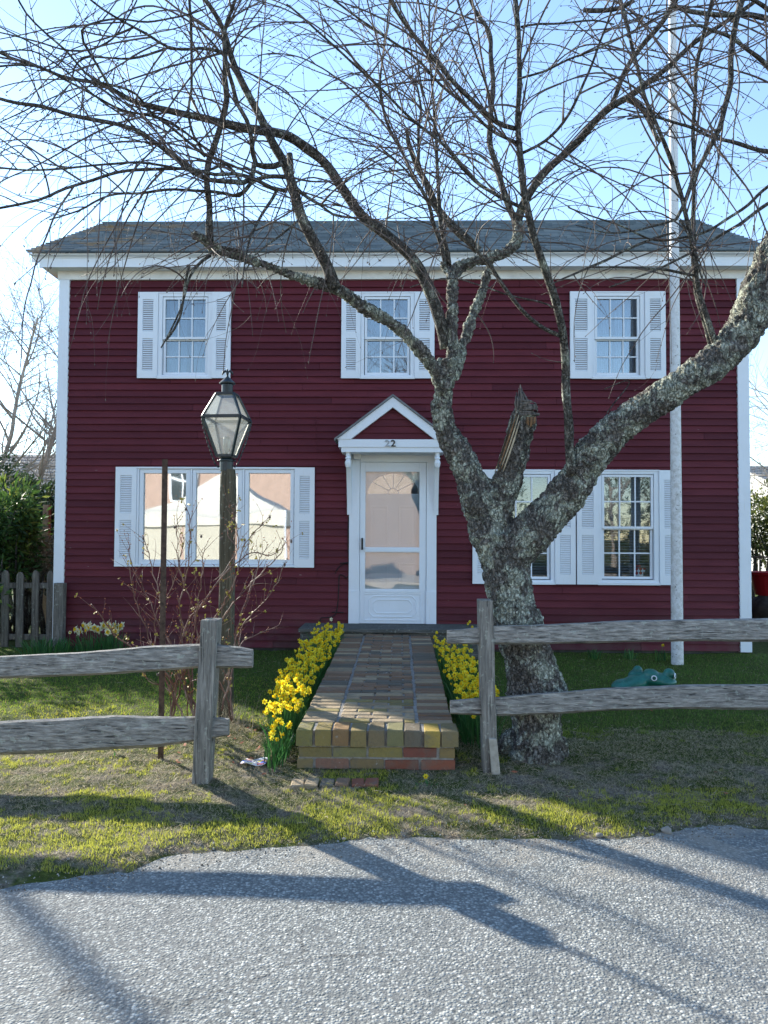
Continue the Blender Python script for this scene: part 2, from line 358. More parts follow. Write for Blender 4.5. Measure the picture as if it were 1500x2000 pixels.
def tag(o, label=None, cat=None, group=None, kind=None):
    if label: o['label'] = label
    if cat: o['category'] = cat
    if group: o['group'] = group
    if kind: o['kind'] = kind
    return o
def empty(name, loc, label, cat, group=None):
    o = bpy.data.objects.new(name, None); COL.objects.link(o); o.location = loc; o.empty_display_size = .1
    return tag(o, label, cat, group)
def copy_tree(o, parent=None):
    c = o.copy(); COL.objects.link(c); c.parent = parent
    for ch in [x for x in KIDS(o)]: copy_tree(ch, c)
    return c
def KIDS(o): return [x for x in COL.objects if x.parent is o]
def crom(pts, step):      # Catmull-Rom through (Vector, r) pairs
    out = []; n = len(pts)
    for i in range(n-1):
        p0 = pts[max(i-1, 0)]; p1 = pts[i]; p2 = pts[i+1]; p3 = pts[min(i+2, n-1)]
        L = (p2[0]-p1[0]).length; m_ = max(1, int(round(L/step)))
        for k in range(m_):
            t = k/m_; t2 = t*t; t3 = t2*t
            v = .5*((2*p1[0])+(p2[0]-p0[0])*t+(2*p0[0]-5*p1[0]+4*p2[0]-p3[0])*t2+(3*p1[0]-p0[0]-3*p2[0]+p3[0])*t3)
            out.append((v, p1[1]+(p2[1]-p1[1])*t))
    out.append(pts[-1]); return out
def sstep(a, b, x):
    t = min(1, max(0, (x-a)/(b-a))); return t*t*(3-2*t)
# ------------------------------------------------------------------ ground, road, path
EDGE = [G(x, y, 0) for x, y in ((-500, 1760), (0, 1735), (90, 1722), (200, 1708), (260, 1700), (330, 1672), (500, 1657), (640, 1648), (720, 1638), (850, 1640), (1000, 1640), (1120, 1640), (1230, 1634), (1330, 1622), (1390, 1612), (1460, 1615), (1500, 1622), (1800, 1640))]
def edge_y(x):
    if x <= EDGE[0].x: return EDGE[0].y
    for a, b in zip(EDGE, EDGE[1:]):
        if x <= b.x: return a.y+(b.y-a.y)*(x-a.x)/(b.x-a.x)
    return EDGE[-1].y
def gz(x, y, rough=True):
    e = y-edge_y(x)
    z = max(-.05, min(.03, e*.16))+.025*sstep(.3, 1.5, e)+.06*sstep(1.5, 6, e)
    if rough:
        k_ = .25+.75*sstep(.1, .5, e); z += (.016*noise.noise(Vector((x*2.1, y*2.1, 0)))+.010*noise.noise(Vector((x*9, y*9, 3))))*k_
        if -.3 < e < .3: z += .007*noise.noise(Vector((x*14, y*14, 9)))
    return z
def axis(lo, hi, fine, far):
    v = list(np.arange(lo, hi+1e-6, fine)); a = hi; st = fine
    while a < far: st *= 1.35; a += st; v.append(a)
    a = lo; st = fine
    while a > -far: st *= 1.35; a -= st; v.insert(0, a)
    return v
xs = axis(-5.2, 5.2, .05, 900); ys = axis(3.0, 10.2, .05, 900)
g = MB(); nx, ny = len(xs), len(ys)
vs = [(x, y, gz(x, y) if y > 0 else -.05) for y in ys for x in xs]
g.add(vs, [(j*nx+i, j*nx+i+1, (j+1)*nx+i+1, (j+1)*nx+i) for j in range(ny-1) for i in range(nx-1)])
tag(g.build('ground', 'soil', smooth=True), kind='structure')
# road: one sheet, its far edge runs under the rising verge
g = MB(); rx = axis(-6, 6, .25, 300)
top = [(x, edge_y(x)+.35, 0.0) for x in rx]; bot = [(x, -4.6, 0.0) for x in rx]
n = len(rx); g.add(bot+top, [(i, i+1, n+i+1, n+i) for i in range(n-1)])
tag(g.build('road', 'asphalt'), kind='structure')

g = MB(); g.box(-60, 60, -13.9, -6.2, -.12, .06)  # pale paving added out of view so the door glass reflects brighter
simple('pale_paving', (.50, .42, .35), .9, .15, .12, 2)
tag(g.build('added_pavement', 'pale_paving'), kind='structure')
# grass blades
PL0 = G(578, 1502, .05); PR0 = G(890, 1502, .05)
PX0, PX1 = PL0.x, PR0.x; PY0 = (PL0.y+PR0.y)/2
YS = 9.25; ZP0 = .30; ZP1 = .40          # path: front y, back y, heights
def pathz(y): return ZP0+(ZP1-ZP0)*(y-PY0)/(YS-PY0)
def blades():
    rg = np.random.RandomState(3); V = []; C = []
    def put(x, y, z, h, w, col, lean):
        a = rg.rand()*6.283; dx, dy = math.cos(a)*w, math.sin(a)*w; lx, ly = rg.randn()*lean*h, rg.randn()*lean*h
        V.extend(((x-dx, y-dy, z-.004), (x+dx, y+dy, z-.004), (x+lx, y+ly, z+h))); C.extend((col, col, tuple(c*1.15 for c in col)))
    N = 330000
    R_ = rg.rand(N, 5)
    for k in range(N):
        u = R_[k, 0]
        y = 3.55+2.6*R_[k, 1] if u < .70 else 5.6+4.3*R_[k, 1]
        x = (R_[k, 2]-.5)*2*(y*.56+.3)
        e = y-edge_y(x)
        if e < -.30 or (e < .1 and gz(x, y) < .002) or y > 9.85 and x > -4.3: continue
        if PX0-.03 < x < PX1+.03 and PY0-.02 < y: continue
        d = noise.noise(Vector((x*1.6+9, y*1.6, 0)))*.6+noise.noise(Vector((x*5, y*5, 4)))*.45+noise.noise(Vector((x*15, y*15, 4)))*.62
        lush = .60*sstep(5.7, 7.0, y)-.05
        if y < 4.6: lush += .06
        fringe = math.exp(-((e-.22)/.17)**2)*.26
        k2 = d+lush+fringe
        if x < PX0 and 4.9 < y < 6.2 and x > -1.6: k2 -= .32
        if x < -1.2 and y < 5.6: k2 += .08
        if x > .5 and 4.8 < y < 5.8: k2 -= .30
        if e < .03 and R_[k, 3] < .4: continue
        if k2 > .02+.22*R_[k, 4]:
            t = rg.rand(); 
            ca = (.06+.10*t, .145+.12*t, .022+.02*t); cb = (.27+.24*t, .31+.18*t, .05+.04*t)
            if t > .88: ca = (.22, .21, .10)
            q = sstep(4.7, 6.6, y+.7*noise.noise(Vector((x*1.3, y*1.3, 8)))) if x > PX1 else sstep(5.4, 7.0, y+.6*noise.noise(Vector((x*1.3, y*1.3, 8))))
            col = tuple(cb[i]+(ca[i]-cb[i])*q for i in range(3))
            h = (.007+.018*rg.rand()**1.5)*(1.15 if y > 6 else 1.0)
            if x < PX0 and 6 < y < 8: col = (col[0]*1.6, col[1]*1.35, col[2])  # sunlit patch of the left lawn put into the blade colour
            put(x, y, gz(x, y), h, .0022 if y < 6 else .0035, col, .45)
        elif rg.rand() < .55:
            t = rg.rand(); col = (.26+.26*t, .22+.23*t, .15+.16*t)
            put(x, y, gz(x, y), .006+.014*rg.rand(), .0018, col, 1.6)
    me = bpy.data.meshes.new('grass'); v = np.array(V, dtype=np.float32); nv = len(v); nf = nv//3
    me.vertices.add(nv); me.vertices.foreach_set('co', v.ravel()); me.loops.add(nv); me.loops.foreach_set('vertex_index', np.arange(nv, dtype=np.int32))
    me.polygons.add(nf); me.polygons.foreach_set('loop_start', np.arange(0, nv, 3, dtype=np.int32))
    me.polygons.foreach_set('loop_total', np.full(nf, 3, dtype=np.int32)); me.update(); me.validate()
    c = np.ones((nv, 4), dtype=np.float32); c[:, :3] = np.array(C); a = me.color_attributes.new('tint', 'FLOAT_COLOR', 'POINT'); a.data.foreach_set('color', c.ravel())
    me.materials.append(MATS['grass']); o = bpy.data.objects.new('grass', me); COL.objects.link(o)
    tag(o, 'short patchy spring grass on the verge and front lawn', 'grass', kind='stuff')
blades()

# brick walk
def brick(mb, c, L, W, H, rz, tint, jit=.004):
    c = Vector(c)+Vector((rnd.uniform(-jit, jit), rnd.uniform(-jit, jit), rnd.uniform(-jit*.6, jit*.6)))
    ch = .006; vs = []
    ca, sa = math.cos(rz+rnd.uniform(-.015, .015)), math.sin(rz)
    def P(x, y, z):
        x += rnd.uniform(-.0035, .0035); y += rnd.uniform(-.003, .003); z += rnd.uniform(-.0025, .0015)
        return (c.x+x*ca-y*sa, c.y+x*sa+y*ca, c.z+z)
    l, w_, h = L/2, W/2, H/2
    for z, i in ((-h, 0), (h-ch, 0), (h, ch)):
        vs += [P(-l+i, -w_+i, z), P(l-i, -w_+i, z), P(l-i, w_-i, z), P(-l+i, w_-i, z)]
    fs = [(0, 3, 2, 1), (8, 9, 10, 11)]
    for a in (0, 4): fs += [(a+i, a+(i+1) % 4, a+4+(i+1) % 4, a+4+i) for i in range(4)]
    mb.add(vs, fs, tint)
BR = {'olive': (.25, .205, .085), 'red': (.25, .09, .055), 'tan': (.35, .275, .18), 'dark': (.14, .125, .10), 'brown': (.235, .148, .095), 'yellow': (.36, .27, .06)}
def bt(*names):
    c = BR[rnd.choice(names)]; k = rnd.uniform(.8, 1.2); return tuple(x*k for x in c)
b = MB(); WID = PX1-PX0; z0 = gz(0, PY0, False)
# front face: two stretcher courses then header-on-edge row
for row, (zc, seq) in enumerate(((z0+.030, ['olive', 'brown', 'brown', 'red', 'red']), (z0+.108, ['olive', 'olive', 'olive', 'red', 'olive']))):
    L = WID/4.5; off = -L/2 if row == 0 else 0
    x = PX0+(L*.25 if row == 0 else L/2); xs_ = []
    if row == 0: segs = [(0, .5), (.5, 1), (1.5, 1), (2.5, 1), (3.5, 1)]
    else: segs = [(0, 1), (1, 1), (2, 1), (3, 1), (4, .5)]
    for (s0, ln), nm in zip(segs, seq):
        cx = PX0+(s0+ln/2)*L
        brick(b, (cx, PY0+.065, zc), ln*L-.012, .10, .064, 0, tuple(v*rnd.uniform(.85, 1.15) for v in BR[nm]))
hw = WID/9+.003
for i, nm in enumerate(['olive', 'olive', 'brown', 'olive', 'brown', 'olive', 'dark', 'yellow', 'olive']):
    brick(b, (PX0-.008+hw*(i+.5), PY0+.115-.010, ZP0-.052), hw-.014, .215, .105, 0, tuple(v*rnd.uniform(.85, 1.15) for v in BR[nm]))
# paving behind: left border, centre running bond, right border, rows across
y = PY0+.255; row = 0; bw = .098
xl = PX0+WID*.235; xr = PX1-WID*.235
while y < YS:
    z = pathz(y)-.03+.008*noise.noise(Vector((0, y*1.5, 0)))
    c1 = ('tan', 'tan', 'olive', 'brown') if y < 6.2 else ('brown', 'brown', 'dark', 'tan')  # nearer bricks paler: the walk's sunlit stretch is put into their colour
    dz = lambda x: .010*noise.noise(Vector((x*2, y*2, 5)))
    brick(b, ((PX0+xl)/2, y, z+dz(0)), xl-PX0-.012, bw-.012, .06, 0, bt(*c1))
    brick(b, ((PX1+xr)/2, y, z+dz(1)), PX1-xr-.012, bw-.012, .06, 0, bt(*c1))
    x = xl+.012; o_ = .11 if row % 2 else 0; first = True
    while x < xr-.02:
        L = .222 - (o_ if first else 0); L = min(L, xr-.012-x); first = False
        if L > .03: brick(b, (x+L/2, y, z+dz(x)), L-.012, bw-.012, .06, 0, bt(*c1))
        x += L
    # side face bricks
    y += bw; row += 1
yy = PY0+.24
while yy < YS-.1:
    for zz in (z0+.03, z0+.108, z0+.186):
        if zz < pathz(yy)-.07:
            for xx in (PX0+.05, PX1-.05): brick(b, (xx, yy+.11, zz), .20, .09, .064, math.pi/2, bt('brown', 'olive', 'dark'))
    yy += .215
mo = MB(); 
mo.add([(PX0+.012, PY0+.0235, z0-.1), (PX1-.012, PY0+.0235, z0-.1), (PX1-.012, YS, z0-.1), (PX0+.012, YS, z0-.1),
        (PX0+.012, PY0+.0235, ZP0-.010), (PX1-.012, PY0+.0235, ZP0-.010), (PX1-.012, YS, ZP1-.010), (PX0+.012, YS, ZP1-.010)],
       [(0,3,2,1),(4,5,6,7),(0,1,5,4),(1,2,6,5),(2,3,7,6),(3,0,4,7)])
pth = empty('brick_path', ((PX0+PX1)/2, PY0, z0), 'raised brick front walk with mossy olive and red bricks leading to the door', 'path'); pth['kind'] = 'structure'
b.build('paving_bricks', 'brick', pth); mo.build('mortar_bed', 'mortar', pth)
# sunken bricks in the turf in front of the walk
a0 = G(566, 1530, .05); a1 = G(742, 1527, .05); nb = 6
for i in range(nb):
    t = (i+.5)/nb; p = a0.lerp(a1, t)
    mb = MB(); brick(mb, (p.x, p.y, gz(p.x, p.y, False)-.012+.004*(i % 2)), (a1.x-a0.x)/nb-.010, .13, .06, rnd.uniform(-.08, .08), BR[('tan', 'tan', 'dark', 'brown', 'red', 'red')[i]])
    lab = ['pinkish tan paving brick sunk in the grass, leftmost of the row before the walk', 'pale tan brick, second from the left in the sunken row before the walk', 'dark brick third from the left in the sunken row before the walk',
           'brown brick between a dark and a red one in the sunken row', 'red brick beside the brown one in the sunken row', 'red brick at the right end of the sunken row before the walk'][i]
    tag(mb.build('sunken_brick', 'brick'), lab, 'brick', 'bricks sunk in the turf before the walk')
# ------------------------------------------------------------------ house
YW = 9.90
def X(px, py=1000, Y=YW): return at(px, py, Y).x
def Z(py, px=750, Y=YW): return at(px, py, Y).z
HX0 = (X(118, 600)+X(105, 1200))/2; HX1 = (X(1462, 700)+X(1463, 1200))/2
SX0 = (X(140, 560)+X(124, 1200))/2; SX1 = (X(1438, 560)+X(1441, 1200))/2
ZB = (Z(1262, 400)+Z(1268, 1250))/2; ZT = (Z(548, 200)+Z(546, 1300))/2
GZH = .12; YR = 14.6; YE = 9.60
ZEAVE = (Z(490, 60, YE)+Z(489, 1450, YE))/2
house = empty('house', ((HX0+HX1)/2, YW, GZH), 'two storey maroon clapboard house with white trim and white louvred shutters', 'house')

# openings: (x0, x1, z0, z1)
def rect(l, t, r, b, Y=YW):
    return (X(l, (t+b)/2, Y), X(r, (t+b)/2, Y), Z(b, (l+r)/2, Y), Z(t, (l+r)/2, Y))
UP = []
for (l, r, gl, gr) in ((311, 415, 324, 402), (705, 809, 717, 796), (1155, 1257, 1165, 1243)):
    UP.append((rect(l, 573, r, 740), rect(gl, 586, gr, 728), Z(662, (l+r)/2)))
zu0 = sum(u[0][2] for u in UP)/3; zu1 = sum(u[0][3] for u in UP)/3; g0 = sum(u[1][2] for u in UP)/3; g1 = sum(u[1][3] for u in UP)/3; gm = sum(u[2] for u in UP)/3
UP = [((u[0][0], u[0][1], zu0, zu1), (u[1][0], u[1][1], g0, g1), gm) for u in UP]
LO = []
for (l, r, gl, gr) in ((964, 1082, 976, 1069), (1167, 1285, 1179, 1270)):
    LO.append((rect(l, 919, r, 1140), rect(gl, 932, gr, 1126), Z(1031, (l+r)/2)))
zu0 = sum(u[0][2] for u in LO)/2; zu1 = sum(u[0][3] for u in LO)/2
LO = [((u[0][0], u[0][1], zu0, zu1), (u[1][0], u[1][1], u[1][2], u[1][3]), u[2]) for u in LO]
PW = rect(269, 915, 576, 1106); DR = rect(682, 890, 852, 1221)
ZD = DR[2]
OPEN = [u[0] for u in UP]+[u[0] for u in LO]+[PW, DR]
OPEN = [(a+.02, b-.02, c+.02, d-.02) for a, b, c, d in OPEN[:-1]]+[(DR[0]+.03, DR[1]-.03, DR[2]-.3, DR[3]+.05)]
def spans(z0, z1, x0, x1):
    cuts = sorted((a, b) for a, b, c, d in OPEN if c < (z0+z1)/2 < d); out = []; x = x0
    for a, b in cuts:
        if a > x: out.append((x, a))
        x = max(x, b)
    if x < x1: out.append((x, x1))
    return out
nb = int(round((ZT-ZB)/.0905)); bh = (ZT-ZB)/nb
wl = MB()
for i in range(nb):
    za = ZB+i*bh; zb = za+bh
    for a, b in spans(za, zb, SX0-.002, SX1+.002):
        joints = [a]
        x = a+rnd.uniform(1.0, 4.0)
        while x < b-.4: joints.append(x); x += rnd.uniform(2.2, 4.2)
        joints.append(b)
        for p, q in zip(joints, joints[1:]):
            sag = [rnd.uniform(-.002, .002) for _ in range(2)]; n = max(2, int((q-p)/.5)); t = rnd.random()
            lo = YW-.032; vs = []
            for k in range(n+1):
                x = p+(q-p)*k/n-(.0032 if k == n and q < b else 0); w_ = .0022*noise.noise(Vector((x*1.3, i*3.1, 0)))+sag[0]*.5
                vs += [(x, lo+sag[1]*.6, za-.010+w_), (x, YW-.004, zb+.004), (x, YW-.006, za-.010+w_)]
            fs = []
            for k in range(n): 
                a_ = 3*k; fs += [(a_, a_+3, a_+4, a_+1), (a_+2, a_+5, a_+3, a_)]
            fs += [(0, 1, 2), (3*n, 3*n+2, 3*n+1)]
            wl.add(vs, fs, t)
# backing sheet behind boards with the same openings
zs = sorted(set([ZB, ZT+.25]+[o[2] for o in OPEN]+[o[3] for o in OPEN])); zs = [z for z in zs if ZB <= z <= ZT+.25]
for z0_, z1_ in zip(zs, zs[1:]):
    for a, b in spans(z0_, z1_, HX0+.01, HX1-.01): wl.box(a, b, YW, YW+.12, z0_, z1_, .2)
# side walls (clapboards), rear wall, gables
ridgeY = 12.1; 
XE0 = at(52, 489, YE).x; XE1 = XE0+(HX1-HX0)+.56
ZRIDGE = at(195, 437, ridgeY).z
for sx, d in ((HX0, -1), (HX1, 1)):
    for i in range(nb+16):
        za = ZB+i*bh; y0, y1 = YW+.002, YR
        if za > ZEAVE-.05:
            k = (za-ZEAVE+.1)/(ZRIDGE-ZEAVE); hw_ = (ridgeY-YE)*(1-k)-.1
            if hw_ < .1: continue
            y0, y1 = ridgeY-hw_, ridgeY+hw_
        wl.add([(sx+d*.016, y0, za-.004), (sx+d*.016, y1, za-.004), (sx, y1, za+bh+.004), (sx, y0, za+bh+.004), (sx, y0, za-.004), (sx, y1, za-.004)],
               [(0, 1, 2, 3) if d > 0 else (3, 2, 1, 0), (0, 4, 5, 1)], rnd.random())
    wl.add([(sx-d*.004, YW+.13, ZB-.2), (sx-d*.004, YR, ZB-.2), (sx-d*.004, YR, ZEAVE-.1), (sx-d*.004, ridgeY, ZRIDGE-.12), (sx-d*.004, YW+.13, ZEAVE+.02)], [(0, 1, 2, 3, 4)], .3)
wl.box(HX0, HX1, YR, YR+.1, ZB-.2, ZEAVE-.1, .4)
wl.build('wall', 'maroon', house)
f = MB(); f.box(SX0-.05, SX1+.05, YW+.02, YW+.2, -.1, ZB+.02); f.box(HX0+.03, HX0+.2, YW+.2, YR, -.1, ZB); f.box(HX1-.2, HX1-.03, YW+.2, YR, -.1, ZB); f.build('foundation', 'foundation', house)
# inside: floors, partitions so rooms read dark
f = MB(); f.box(HX0+.06, HX1-.06, YW+.13, YR-.02, ZB+.02, ZB+.08); f.box(HX0+.06, HX1-.06, YW+.13, YR-.02, (Z(740)+Z(915))/2-.1, (Z(740)+Z(915))/2+.1); f.box(HX0+.06, HX1-.06, YW+.13, YR-.02, ZT+.0, ZT+.05)
f.box(HX0+.06, HX1-.06, YW+2.6, YW+2.7, ZB+.1, ZT-.02)
for px in (640, 900): f.box(X(px), X(px)+.08, YW+.13, YW+2.6, ZB+.1, ZT-.02)
f.build('interior', 'room_wall', house)
# corner boards
for a, b, zb_ in ((HX0, SX0, Z(1250, 110)), (SX1, HX1, ZB-.02)):
    c = MB(); c.box(a, b, YW-.045, YW+.09, zb_, ZT+.004); c.build('corner_board', 'white', house, bevel=.003)
# frieze, soffit, fascia, crown, gutter strip
ZF0 = Z(521, 750, 9.72)
c = MB(); c.box(HX0-.02, HX1+.02, 9.855, YW+.05, ZT-.002, ZF0+.03); c.build('frieze', 'trim_shadow', house)
c = MB(); c.box(XE0+.14, XE1-.14, 9.72, YR+.1, ZF0, ZF0+.03)
c.box(XE0+.12, XE1-.12, 9.695, 9.72, ZF0-.006, Z(503, 750, 9.7)); c.build('fascia', 'white', house, bevel=.003)
zc0 = Z(503, 750, 9.7); zc1 = ZEAVE-.012
prof = [(9.72, zc0-.002), (9.688, zc0), (9.684, zc0+(zc1-zc0)*.25), (9.66, zc0+(zc1-zc0)*.45), (9.635, zc0+(zc1-zc0)*.62), (9.63, zc1), (9.72, zc1)]
c = MB(); n = len(prof)
def xe(y): return XE0+(y-9.63)*1.0+.01, XE1-(y-9.63)*1.0-.01
vs = [(xe(y)[0], y, z) for y, z in prof]+[(xe(y)[1], y, z) for y, z in prof]
c.add(vs, [tuple(range(n-1, -1, -1)), tuple(range(n, 2*n))]+[(i, (i+1) % n, n+(i+1) % n, n+i) for i in range(n)])
c.build('crown_moulding', 'white', house, recalc=True)
# rake boards on both gables
for xa, xb in ((XE0+.02, XE0+.28), (XE1-.28, XE1-.02)):
    c = MB()
    for ya, yb in ((YE+.1, ridgeY), (2*ridgeY-YE-.1, ridgeY)):
        za = ZEAVE+.02+(ZRIDGE-ZEAVE)*abs(ya-(YE if ya < ridgeY else 2*ridgeY-YE))/(ridgeY-YE)
        c.add([(xa, ya, za-.18), (xb, ya, za-.18), (xb, yb, ZRIDGE-.20), (xa, yb, ZRIDGE-.20), (xa, ya, za-.035), (xb, ya, za-.035), (xb, yb, ZRIDGE-.035), (xa, yb, ZRIDGE-.035)],
              [(0, 3, 2, 1), (4, 5, 6, 7), (0, 1, 5, 4), (1, 2, 6, 5), (2, 3, 7, 6), (3, 0, 4, 7)])
    c.build('rake_board', 'white', house, recalc=True)
# roof in overlapping courses of tabs
rf = MB(); sl = math.hypot(ridgeY-YE, ZRIDGE-ZEAVE); nc = 19
for side in (1, -1):
    for i in range(nc):
        t0 = i/nc; t1 = (i+1)/nc+.01
        def P(t, up): 
            y = YE+(ridgeY-YE)*t; y = y if side == 1 else 2*ridgeY-y
            return y, ZEAVE+(ZRIDGE-ZEAVE)*t+up
        x = XE0-.01+(0 if i % 2 else -.0); first = rnd.uniform(.1, .3)
        while x < XE1:
            wd = first if first else rnd.choice((.17, .22, .30)); first = None
            x2 = min(x+wd, XE1+.01); tt = min(1, max(0, rnd.gauss(.45, .25))); up = .022+rnd.uniform(0, .006)
            y0, z0_ = P(t0, up); y1, z1_ = P(min(1, t1), .003); yb, zb_ = P(t0, 0)
            rf.add([(x, y0, z0_), (x2-.004, y0, z0_), (x2-.004, y1, z1_), (x, y1, z1_), (x, yb, zb_), (x2-.004, yb, zb_)],
                   [(0, 1, 2, 3) if side == 1 else (3, 2, 1, 0), (4, 5, 1, 0) if side == 1 else (0, 1, 5, 4)], tt)
            x = x2
    y0 = YE+.01; y1 = ridgeY
    if side == -1: y0, y1 = 2*ridgeY-y0, ridgeY
    rf.add([(XE0, y0, ZEAVE-.012), (XE1, y0, ZEAVE-.012), (XE1, y1, ZRIDGE-.012), (XE0, y1, ZRIDGE-.012), (XE0, y0, ZEAVE-.0), (XE1, y0, ZEAVE-.0), (XE1, y1, ZRIDGE), (XE0, y1, ZRIDGE)],
           [(0, 3, 2, 1), (4, 5, 6, 7), (0, 1, 5, 4), (1, 2, 6, 5), (2, 3, 7, 6), (3, 0, 4, 7)], .1)
rf.box(XE0, XE1, ridgeY-.06, ridgeY+.06, ZRIDGE-.02, ZRIDGE+.010, .4)
rf.build('roof', 'shingle', house)

# windows
def frame_rect(mb, o, i, y0, y1):
    mb.box(o[0], i[0], y0, y1, o[2], o[3]); mb.box(i[1], o[1], y0, y1, o[2], o[3])
    mb.box(i[0], i[1], y0, y1, o[2], i[2]); mb.box(i[0], i[1], y0, y1, i[3], o[3])
def sash(par, r, y, cols, rows, gl='window_glass'):
    mb = MB(); t = .030; frame_rect(mb, (r[0]-t, r[1]+t, r[2]-t, r[3]+t), r, y-.015, y+.012)
    for k in range(1, cols):
        x = r[0]+(r[1]-r[0])*k/cols; mb.box(x-.008, x+.008, y-.010, y+.006, r[2], r[3])
    for k in range(1, rows):
        z = r[2]+(r[3]-r[2])*k/rows; mb.box(r[0], r[1], y-.0085, y+.0045, z-.008, z+.008)
    mb.build('sash', 'white', par)
    g_ = MB(); g_.box(r[0]-.004, r[1]+.004, y+.007, y+.010, r[2]-.004, r[3]+.004); g_.build('pane', gl, par)
def curtain(par, x0, x1, z0, z1, y, mat='curtain', amp=.012):
    mb = MB(); n = 44; vs = []
    for i in range(n+1):
        x = x0+(x1-x0)*i/n; yy = y+amp*math.sin(i*1.35)+amp*.6*math.sin(i*.53)
        vs += [(x, yy, z0), (x, yy+.003, z1)]
    mb.add(vs, [(2*i, 2*i+2, 2*i+3, 2*i+1) for i in range(n)]); mb.build('curtain', mat, par, smooth=True)
def dh_window(c, g_, zm, blinds, i):
    mb = MB(); inner = (g_[0]-.036, g_[1]+.036, g_[2]-.04, g_[3]+.036)
    frame_rect(mb, c, inner, YW-.045, YW+.02)
    mb.box(c[0]-.01, c[1]+.01, YW-.062, YW-.045, c[2]-.012, c[2]+.022)      # sill nose
    mb.box(c[0]-.006, c[1]+.006, YW-.052, YW-.046, c[3]-.012, c[3]+.008)
    par = mb.build('window', 'white', house, bevel=.003)
    sash(par, (g_[0], g_[1], zm+.018, g_[3]), YW-.020, 3, 2, 'low_glass' if blinds else 'window_glass')
    sash(par, (g_[0]+.003, g_[1]-.003, g_[2], zm-.026), YW+.012, 3, 2, 'low_glass' if blinds else 'window_glass')
    if not blinds:
        w2 = (g_[1]-g_[0]); curtain(par, g_[0], g_[0]+w2*.46, g_[2]-.05, g_[3]+.05, YW+.14); curtain(par, g_[1]-w2*.46, g_[1], g_[2]-.05, g_[3]+.05, YW+.15)
    else:
        bl = MB(); z = g_[2]-.02
        while z < g_[3]+.05:
            up_ = z > zm; a = .016 if not up_ else .022
            bl.add([(g_[0]-.02, YW+.075, z), (g_[1]+.02, YW+.075, z), (g_[1]+.02, YW+.075+.014, z+a*.55), (g_[0]-.02, YW+.075+.014, z+a*.55)], [(0, 1, 2, 3)])
            z += .036 if not up_ else .020
        bl.build('blind', 'blind', par)
    return par
wins = [dh_window(*u, False, i) for i, u in enumerate(UP)]
wA = dh_window(*LO[0], True, 3); wB = dh_window(*LO[1], True, 4)
# louvred shutters
def shutter(x0, x1, z0, z1, split):
    st = .050 if x1-x0 > .22 else .045; yb = YW-.030; yf = YW-.062; mb = MB()
    lx0, lx1 = x0+st+.012, x1-st-.012
    zs = [z0+(z1-z0)*.085, z0+(z1-z0)*split-.045, z0+(z1-z0)*split+.045, z1-(z1-z0)*.085]
    mb.box(x0, lx0, yf, yb, z0, z1); mb.box(lx1, x1, yf, yb, z0, z1)
    mb.box(lx0, lx1, yf, yb, z0, zs[0]); mb.box(lx0, lx1, yf, yb, zs[1], zs[2]); mb.box(lx0, lx1, yf, yb, zs[3], z1)
    for a, b in ((zs[0], zs[1]), (zs[2], zs[3])):
        n = int(round((b-a)/.0285)); h = (b-a)/n
        for k in range(n):
            z = a+k*h
            mb.add([(lx0, yf+.003, z+.002), (lx1, yf+.003, z+.002), (lx1, yb-.012, z+h*.85), (lx0, yb-.012, z+h*.85), (lx0, yf+.003, z+.008), (lx1, yf+.003, z+.008), (lx1, yb-.012, z+h*.85+.004), (lx0, yb-.012, z+h*.85+.004)],
                   [(0, 1, 2, 3), (4, 7, 6, 5), (0, 4, 5, 1), (2, 6, 7, 3)])
    for zz in (z0+.05, z0+(z1-z0)*split, z1-.05):
        for xx in (x0+.016, x1-.016): mb.lathe([(.004, 0), (.004, -.003)], (xx, yf, zz), 6, 'y')
    mb.build('shutter', 'white', house)
zt = UP[0][0][3]+.004; zb_ = UP[0][0][2]-.004
for l, r in ((271.5, 311), (415, 452.5), (667, 705), (809, 848.5), (1111.5, 1155), (1257, 1297.5)):
    shutter(X(l, 655)+.002, X(r, 655)-.002, zb_, zt, .50)
zt = LO[0][0][3]+.003; zb_ = LO[0][0][2]-.006
for l, r in ((922, 964), (1082, 1122.5), (1124.5, 1167), (1285, 1327)): shutter(X(l, 1030)+.002, X(r, 1030)-.002, zb_, zt, .46)
for l, r in ((227.5, 269), (576, 615)): shutter(X(l, 1010)+.002, X(r, 1010)-.002, PW[2]-.008, PW[3]+.012, .50)
# picture window: three casements in one frame
mb = MB(); cs = [rect(a, 925, b, 1093) for a, b in ((281.5, 364), (384, 465), (486.5, 567.5))]; fr = [rect(a, 921, b, 1100) for a, b in ((273, 373), (376, 474.5), (478, 575))]
zc_ = (PW[2]+.022, PW[3]-.014)
mb.box(PW[0], PW[1], YW-.05, YW+.02, PW[2], zc_[0]); mb.box(PW[0], PW[1], YW-.05, YW+.02, zc_[1], PW[3])
edges = [PW[0], fr[0][0]]+[v for k in range(2) for v in (fr[k][1], fr[k+1][0])]+[fr[2][1], PW[1]]
for a, b in zip(edges[::2], edges[1::2]): mb.box(a, b, YW-.05, YW+.02, zc_[0], zc_[1])
mb.box(PW[0]-.01, PW[1]+.01, YW-.07, YW-.05, PW[2]-.006, PW[2]+.018); mb.box(PW[0]-.01, PW[1]+.01, YW-.06, YW-.05, PW[3]-.008, PW[3]+.014)
par = mb.build('picture_window', 'white', house, bevel=.003)
